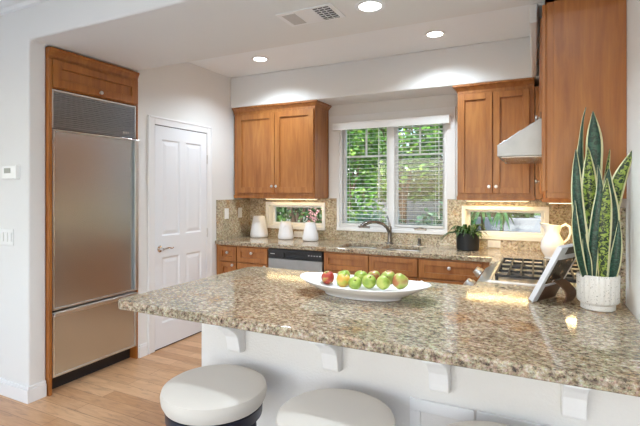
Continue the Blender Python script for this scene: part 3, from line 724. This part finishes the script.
# ------------------------------------------------------------------ breakfast bar base
bb = thing('breakfast_bar_base', 'white textured half wall under the granite bar carrying small corbels', 'bar base', (-.5, 2.1, 0))
B(-1.48, XR-.001, 1.69, 2.53, 0, .8715).build('base_wall', 'walltex', bb, bevel=.008)
for xc in (-1.25, -.76, -.32, .112):
    # corbel: deep at the slab, curling back to the wall
    pr = [(0, .871), (-.17, .871), (-.17, .85), (-.13, .835), (-.085, .805), (-.06, .775), (-.048, .73), (-.044, .705), (-.03, .697), (0, .694)]
    MB().prism(pr, lambda p: (xc-.036, 1.69+p[0], p[1]), lambda p: (xc+.036, 1.69+p[0], p[1])).build('corbel', 'trim', bb, bevel=.005, seg=3)
for x0, x1 in ((-.437, -.20), (-.19, .30)):
    m = MB(); z0, z1 = .12, .645
    for a, b_, c_, d_ in ((x0, x1, z1-.045, z1), (x0, x1, z0, z0+.045), (x0, x0+.04, z0+.045, z1-.045), (x1-.04, x1, z0+.045, z1-.045)): m.box(a, b_, 1.678, 1.69, c_, d_)
    m.build('wall_panel', 'trim', bb, bevel=.002)
m = MB(); m.box(-1.495, XR-.001, 1.675, 1.69, 0, .10); m.box(-1.495, -1.48, 1.69, 2.53, 0, .10); m.build('baseboard', 'trim', bb, bevel=.003)

# ------------------------------------------------------------------ stools
def make_stool(x, y, label):
    s = thing('bar_stool', label, 'stool', (x, y, 0), 'round backless stools at the bar')
    zt = .668
    MB().lathe([(0, zt-.088), (.175, zt-.088), (.198, zt-.08), (.208, zt-.06), (.211, zt-.035), (.206, zt-.018), (.190, zt-.008), (.155, zt+.001), (.08, zt+.004), (0, zt+.005)], (x, y, 0), 56).build('seat_cushion', 'leather', s, smooth=True)
    p = []
    MB().lathe([(0, zt-.135), (.180, zt-.135), (.192, zt-.13), (.194, zt-.0885), (0, zt-.0885)], (x, y, 0), 48).build('seat_band', 'navy', s, smooth=True)
    for k in range(4):
        a = PI/4+k*PI/2; c_, s_ = math.cos(a), math.sin(a)
        MB().tube([(x+.15*c_, y+.15*s_, zt-.134), (x+.185*c_, y+.185*s_, .002)], [.017, .013], 10).build('leg', 'navy', s)
    r = .172; MB().tube([(x+r*math.cos(2*PI*k/40), y+r*math.sin(2*PI*k/40), .20) for k in range(41)], .009, 8, cap=False).build('foot_ring', 'nickel', s, smooth=True)
    return s
st = make_stool(-1.175, 1.425, 'round grey leather bar stool nearest the fridge, leftmost of three')
dup(st, (.54, -.005, 0), 'round grey leather bar stool in the middle, under the bowl')
dup(st, (1.075, -.015, 0), 'round grey leather bar stool at the bottom right, only its top edge in view')

# ------------------------------------------------------------------ lamps and vent in the ceiling
def downlight(x, y, z, label, p):
    t = thing('recessed_light', label, 'ceiling light', (x, y, z), 'round recessed ceiling lights')
    MB().lathe([(.062, -.003), (.085, -.003), (.087, 0), (.085, 0), (.062, 0), (.062, -.003)], (x, y, z-.0005), 36, closed=True).build('trim_ring', 'trim', t, smooth=True)
    MB().lathe([(0, -.002), (.061, -.002), (.061, 0), (0, 0)], (x, y, z-.0008), 32).build('lens', 'lamp', t)
    d = light('recessed_lamp', 'SPOT', (x, y, z-.012), p, (.76, .89, 1), aim=(0, 0, -1))[1]; d.spot_size = math.radians(146); d.spot_blend = .8; d.shadow_soft_size = .06
downlight(-.827, 2.32, ZH, 'round lit recessed light beside the ceiling vent, nearest the camera', 112)
downlight(-2.382, 3.552, ZC, 'round lit recessed light above the left wall cabinet near the pantry door', 88)
downlight(-.732, 3.609, ZC, 'round lit recessed light above the window at the right', 70)
vt = thing('ceiling_vent', 'long white ceiling air vent with one pale and one dark louvre patch', 'vent', (-1.18, 2.28, ZH))
B(-1.36, -1.0, 2.185, 2.385, ZH-.008, ZH-.0005).build('cover_plate', 'trim', vt, bevel=.002)
m = MB(); m.box(-1.33, -1.245, 2.21, 2.36, ZH-.0095, ZH-.008); m.build('pale_grille', plain('pale_grille_paint', srgb(196, 194, 190)[:3], .6), vt)
m = MB(); m.box(-1.125, -1.03, 2.20, 2.37, ZH-.0092, ZH-.008); dg = m.build('dark_grille', 'blackplastic', vt)
m = MB()
for k in range(6): m.box(-1.125, -1.03, 2.212+k*.028, 2.2145+k*.028, ZH-.013, ZH-.0092)
for k in range(2): m.box(-1.096+k*.032, -1.093+k*.032, 2.20, 2.37, ZH-.013, ZH-.0092)
m.build('louvre', 'trim', dg)

# under-cabinet strips
def strip(x0, x1, y0, y1, z, label, p):
    t = thing('under_cabinet_light', label, 'under-cabinet light', ((x0+x1)/2, (y0+y1)/2, z))
    B(x0, x1, y0, y1, z-.012, z).build('housing', 'plate', t); B(x0+.01, x1-.01, y0+.008, y1-.008, z-.014, z-.012).build('lens', 'lampwarm', t)
    light('strip_lamp', 'AREA', ((x0+x1)/2, (y0+y1)/2, z-.018), p, (1, .72, .32), (x1-x0-.02, y1-y0-.01), aim=(0, 0, -1))
strip(-2.75, -2.10, 4.20, 4.24, 1.3615, 'slim warm light strip under the left wall cabinet', .9)
strip(-.58, -.05, 4.20, 4.24, 1.3615, 'slim warm light strip under the right wall cabinet', 2.1)
strip(.08, .34, 3.7, 3.74, 1.3615, 'slim warm light strip under the corner wall cabinet', 2.4)

# ------------------------------------------------------------------ canisters
def canister(x, y, r0, r1, h, label, rot):
    t = thing('canister', label, 'canister', (x, y, .914), 'white ceramic canisters')
    MB().lathe([(0, .0), (r0*.80, 0), (r0*.94, .005), (r0, .02), (r0*.985, .04), (r0*.86, h*.5), (r1*1.12, h*.8), (r1, h*.955), (r1*.95, h*.97), (0, h*.97)], (x, y, .9145), 40).build('jar', 'matceramic', t, smooth=True)
    MB().lathe([(0, h*.972), (r1*.97, h*.972), (r1*.99, h*.985), (r1*.93, h), (0, h*1.002)], (x, y, .9145), 36).build('lid', 'matceramic', t, smooth=True)
    # raised crescent grip following the side
    pts = []
    for k in range(13):
        u = -1+2*k/12; a = rot+u*.55; z = h*(.80-.0*u)-h*.36*(u*u) 
        rr = r1*1.12+(r0*.985-r1*1.12)*max(0, (h*.8-z)/(h*.8-.04)); pts.append((x+rr*math.cos(a)*.995, y+rr*math.sin(a)*.995, .9145+z))
    MB().tube(pts, [.002+.0045*math.sin(PI*k/12) for k in range(13)], 8).build('grip', 'matceramic', t, smooth=True)
canister(-2.84, 4.22, .103, .066, .243, 'largest white ceramic canister in the left counter corner', -1.1)
canister(-2.47, 4.19, .088, .062, .190, 'small white ceramic canister in the middle of the three', -1.1)
canister(-2.145, 4.15, .086, .052, .195, 'small white ceramic canister nearest the sink', -1.1)

# ------------------------------------------------------------------ plants
def leaf_strip(m, pts, widths, nrm, fold=.25, uvl=None):
    """curved blade with a folded cross-section; five points across"""
    rows = []
    for i, p in enumerate(pts):
        t = (pts[min(i+1, len(pts)-1)]-pts[max(i-1, 0)]).normalized()
        s = t.cross(nrm).normalized(); n = s.cross(t).normalized(); w = widths[i]/2
        rows.append([m.bm.verts.new(p+s*w*u+n*(abs(u)**1.5)*w*fold) for u in (-1, -.5, 0, .5, 1)])
    for i in range(len(rows)-1):
        for k in range(4):
            f_ = m.bm.faces.new((rows[i][k], rows[i][k+1], rows[i+1][k+1], rows[i+1][k]))
            if uvl is not None:
                us = (k/4, (k+1)/4, (k+1)/4, k/4); vs = (i, i, i+1, i+1)
                for l, u, v in zip(f_.loops, us, vs): l[uvl].uv = (u, v/(len(rows)-1))
pp = thing('potted_plant', 'small leafy plant in a squat black pot right of the sink', 'potted plant', (-.548, 4.13, .914))
MB().lathe([(0, 0), (.088, 0), (.097, .008), (.098, .03), (.098, .152), (.092, .152), (.090, .13), (0, .13)], (-.548, 4.13, .9145), 40).build('pot', 'blackpot', pp, smooth=True)
m = MB(); rnd = random.Random(3)
for k in range(70):
    a = rnd.uniform(0, 2*PI); r0 = rnd.uniform(.01, .07); L_ = rnd.uniform(.07, .13); h = rnd.uniform(.03, .105)
    dx, dy = math.cos(a), math.sin(a)
    if k < 7: a = PI+rnd.uniform(-.35, .5); dx, dy = math.cos(a), math.sin(a); L_ = .19; h = .04; r0 = .05
    p0 = Vector((-.548+dx*r0, 4.13+dy*r0, 1.045)); n = 6; pts = []
    for i in range(n+1):
        t = i/n; pts.append(p0+Vector((dx*L_*t, dy*L_*t, h*math.sin(t*PI*.7)*1.2-.05*t*t*(1.6 if k < 7 else 1))))
    pts = [Vector((p.x, min(p.y, YB-.03), p.z)) for p in pts]
    ww = rnd.uniform(.022, .034); leaf_strip(m, pts, [ww*math.sin(PI*(.12+.86*i/n)) for i in range(n+1)], Vector((0, 0, 1)), .3)
m.build('foliage', 'leaf_dark', pp)

sp = thing('snake_plant', 'tall variegated snake plant in a ribbed speckled white pot on the bar', 'potted plant', (.262, 2.32, .914))
PX, PY = .250, 2.325
def ribs(co):
    a = math.atan2(co.y, co.x); r = math.hypot(co.x, co.y)
    if r > .072 and co.z > .034: k = 1+.022*math.cos(a*22)
    else: k = 1
    return Vector((co.x*k, co.y*k, co.z))
MB().lathe([(0, 0), (.064, 0), (.068, .003), (.068, .024), (.078, .032), (.081, .040), (.082, .10), (.083, .150), (.081, .155), (.075, .155), (.074, .130), (0, .130)], (PX, PY, .9145), 132, fn=ribs).build('pot', 'speckle', sp, smooth=True)
MB().lathe([(0, .1305), (.073, .1305), (.05, .137), (0, .138)], (PX, PY, .9145), 24).build('soil', 'soil', sp)
SM = {'d': snakemat('snake_leaf_dark', srgb(18, 50, 38), srgb(44, 84, 66), srgb(224, 221, 176)),
      'l': snakemat('snake_leaf_light', srgb(22, 46, 26), srgb(146, 168, 70), srgb(228, 224, 178)),
      't': snakemat('snake_leaf_tan', srgb(120, 110, 60), srgb(170, 150, 100), srgb(214, 200, 150))}
TH = math.radians(26.09)
def at(px, py, Y):
    l = (px-320)/440.8; rx, ry, rz = l*math.cos(TH)-math.sin(TH), l*math.sin(TH)+math.cos(TH), (191-py)/440.8
    t = Y/ry; return Vector((rx*t, Y, 1.441+rz*t))
def snake_leaf(pts, kind, tw=0.0):
    """pts: (px, py, depth Y, width m) from base to tip, smoothed"""
    P_ = [at(a, b, y) for a, b, y, w in pts]; Wd = [p[3] for p in pts]
    P2, W2 = [], []
    n = len(P_)
    for i in range(n-1):
        p0, p1, p2, p3 = P_[max(i-1, 0)], P_[i], P_[i+1], P_[min(i+2, n-1)]; w0, w1, w2, w3 = Wd[max(i-1, 0)], Wd[i], Wd[i+1], Wd[min(i+2, n-1)]
        for k in range(6):
            t = k/6; cr = lambda a, b, c, d: .5*((2*b)+(c-a)*t+(2*a-5*b+4*c-d)*t*t+(3*b-a-3*c+d)*t**3)
            P2.append(cr(p0, p1, p2, p3)); W2.append(max(.002, cr(w0, w1, w2, w3)))
    P2.append(P_[-1]); W2.append(.0015)
    m = MB(); uvl = m.bm.loops.layers.uv.new('uv')
    nv = Vector((-.1-tw, -1, .15)).normalized()
    leaf_strip(m, P2, W2, nv, -.35, uvl)
    o = m.build('leaf', SM[kind], sp, smooth=True); s = o.modifiers.new('solid', 'SOLIDIFY'); s.thickness = .0025; s.offset = 0
    return o
snake_leaf([(601, 284, 2.36, .03), (599, 235, 2.37, .05), (594, 180, 2.37, .062), (594, 140, 2.37, .066), (593, 111, 2.37, .003)], 'd', .1)
snake_leaf([(590, 284, 2.37, .03), (584, 225, 2.38, .04), (580, 170, 2.385, .038), (581, 140, 2.385, .018), (583, 120, 2.385, .008), (586, 107, 2.385, .003)], 'd', -.2)
snake_leaf([(596, 284, 2.34, .03), (594, 240, 2.32, .045), (590, 200, 2.31, .068), (589, 172, 2.31, .05), (588, 147, 2.31, .003)], 'l', 0)
snake_leaf([(589, 284, 2.31, .028), (581, 235, 2.245, .048), (577, 200, 2.225, .048), (576, 172, 2.225, .034), (576, 149, 2.23, .003)], 'd', .2)
snake_leaf([(602, 284, 2.38, .03), (604, 235, 2.39, .04), (604, 200, 2.395, .036), (607, 172, 2.395, .02), (610, 149, 2.395, .003)], 'l', .5)
snake_leaf([(605, 284, 2.35, .03), (606, 250, 2.35, .05), (611, 212, 2.35, .062), (620, 178, 2.345, .055), (635, 147, 2.33, .004)], 'l', -.1)
snake_leaf([(607, 284, 2.32, .03), (610, 250, 2.30, .052), (612, 215, 2.30, .056), (608, 185, 2.305, .04), (609, 168, 2.31, .003)], 'd', .1)
snake_leaf([(603, 284, 2.27, .028), (603, 250, 2.255, .052), (604, 220, 2.25, .060), (606, 197, 2.25, .04), (607, 178, 2.25, .003)], 'l', 0)
snake_leaf([(592, 284, 2.27, .028), (593, 250, 2.26, .045), (597, 215, 2.255, .045), (600, 190, 2.255, .03), (598, 165, 2.26, .003)], 'd', .1)
snake_leaf([(611, 284, 2.29, .026), (615, 262, 2.275, .044), (618, 240, 2.27, .030), (619, 220, 2.27, .003)], 'd', .1)
snake_leaf([(590, 284, 2.265, .02), (588, 262, 2.25, .028), (585, 245, 2.245, .020), (584, 228, 2.245, .003)], 'd', .3)
snake_leaf([(586, 282, 2.28, .024), (579, 255, 2.225, .034), (575, 225, 2.20, .028), (575, 200, 2.20, .003)], 'd', .3)

# ------------------------------------------------------------------ pitcher
pt = thing('pitcher', 'white ceramic jug with a looped handle on the back corner counter', 'pitcher', (.15, 3.88, .914))
def spout(co):
    if co.z > .20 and co.x < 0: k = (co.z-.20)/.07; return Vector((co.x*(1+.55*k*max(0, -co.x/.05)), co.y*(1-.15*k), co.z+.02*k*max(0, -co.x/.06)))
    return co
MB().lathe([(0, 0), (.052, 0), (.056, .006), (.052, .014), (.074, .05), (.084, .09), (.079, .135), (.060, .175), (.050, .20), (.050, .225), (.060, .26), (.056, .26), (.045, .225), (.045, .20), (.058, .175), (0, .10)], (.115, 3.88, .9145), 40, fn=spout).build('jug_body', 'ceramic', pt, smooth=True)
MB().tube([(.160, 3.885, 1.12), (.175, 3.885, 1.165), (.205, 3.885, 1.182), (.234, 3.885, 1.165), (.240, 3.885, 1.12), (.224, 3.885, 1.07), (.186, 3.885, 1.035)], [.009, .010, .011, .011, .010, .009, .008], 12).build('handle', 'ceramic', pt, smooth=True)

# ------------------------------------------------------------------ bowl and apples
BX, BY, BZ = -.785, 2.085, .9145
bw = thing('serving_bowl', 'long shallow white oval bowl holding apples on the bar', 'bowl', (BX, BY, .914))
def boat(co):
    x = co.x/.345; return Vector((co.x, co.y, co.z+(.018*abs(x)**3 if co.z > .02 else 0)))
prof = [(.0, 0), (.55, 0), (.58, .002), (.585, .008), (.60, .014), (.80, .034), (.94, .052), (1.0, .064), (.985, .068), (.92, .055), (.78, .040), (.55, .026), (0, .022)]
MB().lathe([(r*.345, z) for r, z in prof], (BX, BY, BZ), 72, sy=.50, fn=boat).build('bowl_body', 'ceramic', bw, smooth=True)
def apple(px, py, Y, r, kind, label, tilt):
    c = at(px, py, Y); t = thing('apple', label, 'apple', (0, 0, 0), 'apples in the white bowl')
    prof = [(0, -.80), (.16, -.86), (.36, -.88), (.62, -.74), (.86, -.42), (1.0, .02), (.98, .34), (.82, .66), (.56, .86), (.30, .90), (.12, .80), (0, .66)]
    p2 = []
    o = MB().lathe([(a*r, b*r) for a, b in prof], (0, 0, 0), 28).build('apple_flesh', 'apple_'+kind, None, smooth=True); o.name = 'fruit'
    o.parent = t; sf = o.modifiers.new('sub', 'SUBSURF'); sf.levels = 1; sf.render_levels = 1
    s = MB().tube([(0, 0, .66*r), (.002, .001, .88*r), (.006, .002, 1.08*r)], [.0012, .0014, .002], 6).build('stem', 'apple_stem', None); s.parent = t
    t.location = c; t.rotation_euler = tilt
    return t
AP = [(328, 277.8, 2.12, .036, 'red', 'red-brown apple at the left end of the bowl', (.35, -.25, .2)),
      (343, 280.5, 2.06, .037, 'gold', 'golden orange apple second from the left in front', (.5, .1, 1)),
      (344, 276.5, 2.15, .036, 'green', 'green apple behind the golden one', (-.2, .2, 2)),
      (361, 277.5, 2.14, .037, 'green', 'green apple at the centre back of the row with its stem showing', (.1, .1, .4)),
      (355, 283.5, 2.04, .034, 'green', 'small green apple low at the front beside the golden one', (.8, .3, 0)),
      (369, 282, 2.05, .036, 'green', 'green apple low at the front in the middle of the bowl', (.6, -.3, 1)),
      (374, 277, 2.15, .034, 'blush', 'blushed green apple behind the front middle apples', (.2, .4, 3)),
      (383, 283, 2.04, .035, 'green', 'green apple low at the front, third from the right end', (.7, .2, 2)),
      (388.5, 278, 2.13, .038, 'blush', 'large green apple with a faint blush near the right end', (.3, .1, 5)),
      (400, 281.5, 2.07, .040, 'blush', 'green and red apple at the right end of the bowl', (.4, .5, 1.4))]
for a in AP: apple(*a)

# ------------------------------------------------------------------ cookbook on its stand
ck = thing('cookbook', 'thick white cookbook with a food photo, leaning open on a brown stand', 'book', (.03, 2.36, .914))
A = math.radians(27); e1 = Vector((math.sin(A), math.cos(A), 0)); lean = math.radians(27)
back = Vector((math.cos(A), -math.sin(A), 0)); up = (Vector((0, 0, 1))*math.cos(lean)+back*math.sin(lean)); nb = (back*math.cos(lean)-Vector((0, 0, 1))*math.sin(lean))
O = Vector((-.033, 2.312, .9275))
def slab(m, u0, u1, v0, v1, n0, n1):
    vs = [m.bm.verts.new(O+e1*u+up*v+nb*n) for u in (u0, u1) for v in (v0, v1) for n in (n0, n1)]
    for f_ in ((0, 1, 3, 2), (4, 6, 7, 5), (0, 4, 5, 1), (2, 3, 7, 6), (0, 2, 6, 4), (1, 5, 7, 3)): m.bm.faces.new([vs[i] for i in f_])
    return m
slab(MB(), 0, .215, .002, .30, 0, .020).build('pages', 'cookbookpage', ck, bevel=.001)
slab(MB(), -.004, .22, 0, .304, .0203, .0235).build('cover', 'cookbookpage', ck)
def photo():
    m, nt, b = newmat('printed_food_photo'); mp = mapping(nt, (1, 1, 1))
    n = tex(nt, 'ShaderNodeTexNoise', mp.outputs[0], Scale=26, Detail=3)
    r = ramp(nt, [(.40, srgb(30, 28, 32)), (.55, srgb(50, 44, 44)), (.62, srgb(150, 110, 70)), (.7, srgb(200, 200, 200))]); nt.links.new(n.outputs['Fac'], r.inputs[0])
    nt.links.new(r.outputs[0], b.inputs['Base Color']); setp(b, Roughness=.25); return m
slab(MB(), .02, .20, .10, .235, .0236, .0240).build('cover_photo', photo(), ck)
slab(MB(), .06, .20, .262, .30, .0236, .0240).build('title_panel', 'blackplastic', ck)
cs = thing('cookbook_stand', 'dark brown leather-look easel propping the white cookbook', 'book stand', (.12, 2.42, .914))
# curved strut behind the book plus a small ledge under it
m = MB(); c0 = O+e1*.13
def cp_(v, n, u): return O+e1*u+up*v+nb*n
rows = []
P0 = cp_(.11, .0300, .10); P1 = cp_(.11, .0300, .20)
for k in range(9):
    t = k/8
    a0 = P0.lerp(Vector((.115, 2.345, .918)), t)+back*.03*math.sin(PI*t); b0 = P1.lerp(Vector((.16, 2.445, .918)), t)+back*.03*math.sin(PI*t)
    rows.append((m.bm.verts.new(a0), m.bm.verts.new(b0)))
for r0, r1 in zip(rows, rows[1:]): m.bm.faces.new((r0[0], r0[1], r1[1], r1[0]))
o = m.build('strut', 'brown', cs); s = o.modifiers.new('solid', 'SOLIDIFY'); s.thickness = .006; s.offset = 0
slab(MB(), .04, .215, .0, .085, .0245, .0275).build('back_board', 'brown', cs, bevel=.001)

# ------------------------------------------------------------------ garden
struct(B(-14, 10, YB+.14, 16, -.35, -.25).build('ground', 'grass'))
def shrub(x, y, rx, ry, z0, z1, n, mat, label, cat='tree', leaf=.085, seed=1, trunk=True, name='garden_tree'):
    t = thing(name, label, cat, (x, y, -.25), 'trees in the garden'); r = random.Random(seed); m = MB(); cz = (z0+z1)/2; hz = (z1-z0)/2
    blobs = [(x+r.uniform(-.7, .7)*rx, y+r.uniform(-.6, .6)*ry, cz+r.uniform(-.75, .75)*hz, r.uniform(.28, .5)) for _ in range(14)]
    for _ in range(n):
        bx, by, bz, br = r.choice(blobs)
        v = Vector((r.gauss(0, 1), r.gauss(0, 1), r.gauss(0, 1))).normalized()*(r.random()**.4)
        p = Vector((bx+v.x*br*rx, by+v.y*br*ry, bz+v.z*br*hz*1.1))
        d = Vector((r.uniform(-1, 1), r.uniform(-1, 1), r.uniform(-.9, .4))).normalized(); q = d.cross(Vector((r.uniform(-1, 1), r.uniform(-1, 1), r.uniform(-1, 1)))).normalized()
        l, w = leaf*r.uniform(.6, 1.2), leaf*r.uniform(.25, .42)
        a, b, c, e = p, p+d*l*.5+q*w, p+d*l, p+d*l*.5-q*w
        m.bm.faces.new([m.bm.verts.new(k) for k in (a, b, c, e)])
    m.build('foliage', mat, t)
    if trunk:
        tm = MB(); tm.tube([(x, y, -.3), (x+.03, y, cz*.6), (x-.05, y, cz)], [.06, .045, .03], 8)
        for k in range(4):
            a = r.uniform(0, 2*PI); tm.tube([(x, y, cz*.5), (x+math.cos(a)*rx*.4, y+math.sin(a)*ry*.4, cz+.2*hz), (x+math.cos(a)*rx*.7, y+math.sin(a)*ry*.5, cz+.6*hz)], [.03, .02, .008], 6)
        tm.build('trunk', 'bark', t)
    return t
shrub(-3.9, 7.0, .9, .6, -.1, 2.8, 3000, 'hedge2', 'dark leafy tree seen through the small left window', seed=2)
shrub(-2.9, 6.9, .8, .6, .3, 3.4, 3400, 'hedge1', 'bright yellow-green tree filling the left side of the main window', seed=3)
shrub(-2.0, 7.2, .8, .6, .6, 3.6, 3200, 'hedge1', 'bright green tree behind the centre mullion of the main window', seed=4)
shrub(-1.3, 7.6, .7, .5, 1.0, 3.6, 2000, 'hedge2', 'mid green tree high in the right side of the main window', seed=5)
shrub(-2.1, 6.2, .55, .35, .3, 1.15, 900, 'hedge3', 'low blue-green shrub under the left pane of the main window', cat='shrub', leaf=.09, seed=6, trunk=False, name='garden_shrub')
shrub(-1.35, 6.6, .45, .3, .2, 1.3, 700, 'hedge3', 'pale grey-green shrub in the lower right pane of the main window', cat='shrub', leaf=.1, seed=7, trunk=False, name='garden_shrub')
for k, x in enumerate((-6.4, -5.0, -3.6, -2.2, -.8)):
    lab = ['tall dark hedge tree furthest left beyond the garden', 'tall dark hedge tree beyond the small left window', 'tall dark hedge tree behind the bright left tree', 'tall dark hedge tree behind the window mullion', 'tall dark hedge tree behind the right pane'][k]
    shrub(x, 9.6, 1.1, .6, -.1, 4.6, 3000, 'hedge2', lab, leaf=.2, seed=20+k)
# palm-like plants beyond the right small window
for k, (x, y, h, lab) in enumerate(((-.62, 6.0, 1.22, 'palm-like garden plant beyond the right small window, left one'), (-.42, 6.4, 1.15, 'palm-like garden plant beyond the right small window, right one'))):
    t = thing('palm_plant', lab, 'plant', (x, y, -.25)); m = MB(); r = random.Random(k)
    MB().tube([(x, y, -.3), (x+.02, y, h*.6), (x, y, h)], [.03, .025, .02], 8).build('trunk', 'bark', t)
    for i in range(22):
        a = r.uniform(0, 2*PI); e = r.uniform(-.2, 1.0); L_ = r.uniform(.14, .26); pts = [Vector((x+math.cos(a)*L_*q*math.cos(e), y+math.sin(a)*L_*q*math.cos(e), h+L_*q*math.sin(e)-.22*q*q)) for q in (0, .25, .5, .75, 1)]
        leaf_strip(m, pts, [.01, .035, .045, .03, .003], Vector((0, 0, 1)), .3)
    m.build('fronds', 'palm', t)
t = thing('blossom_shrub', 'small pink flowering shrub beyond the small left window', 'shrub', (-3.25, 6.2, -.25)); m = MB(); r = random.Random(9)
for _ in range(90):
    p = Vector((-3.15+r.gauss(0, .05), 6.2+r.gauss(0, .05), 1.03+r.gauss(0, .07))); d = Vector((r.uniform(-1, 1), r.uniform(-1, 1), r.uniform(-1, 1))).normalized(); q = d.orthogonal()
    m.bm.faces.new([m.bm.verts.new(k) for k in (p, p+d*.016+q*.012, p+d*.032, p+d*.016-q*.012)])
m.build('blossom', 'pink', t); MB().tube([(-3.15, 6.2, -.25), (-3.15, 6.2, 1.05)], [.02, .01], 6).build('stem', 'bark', t)
# fence and neighbouring house
fe = thing('garden_fence', 'pale weathered board fence at the back of the garden', 'fence', (-1.5, 8.6, -.25))
for k in range(16):
    x = -3.2+k*.13; B(x, x+.122, 8.6, 8.62, -.25, 1.25).build('board', 'fence', fe)
tag(B(-1.05, 3.2, 9.0, 9.2, -.25, .93).build('garden_wall', 'fence', bevel=.01), 'low pale garden wall seen through the small right window', 'wall')
nh = thing('neighbour_house', 'tan stucco neighbouring house with a white-framed window beyond the small right window', 'house', (1.5, 12, -.25))
B(-1.6, 6, 11.5, 14, -.25, 3.2).build('wall', 'tan', nh); 
m = MB(); m.box(-1.2, 6.3, 11.1, 14.3, 3.2, 3.32); m.build('eaves', 'trim', nh)
m = MB(); rect_frame(m, -.75, .55, .82, 1.16, 11.4, 11.5, .05); wf = m.build('window_frame', 'trim', nh); B(-.70, .50, 11.43, 11.45, .87, 1.11).build('pane', 'screen', wf)
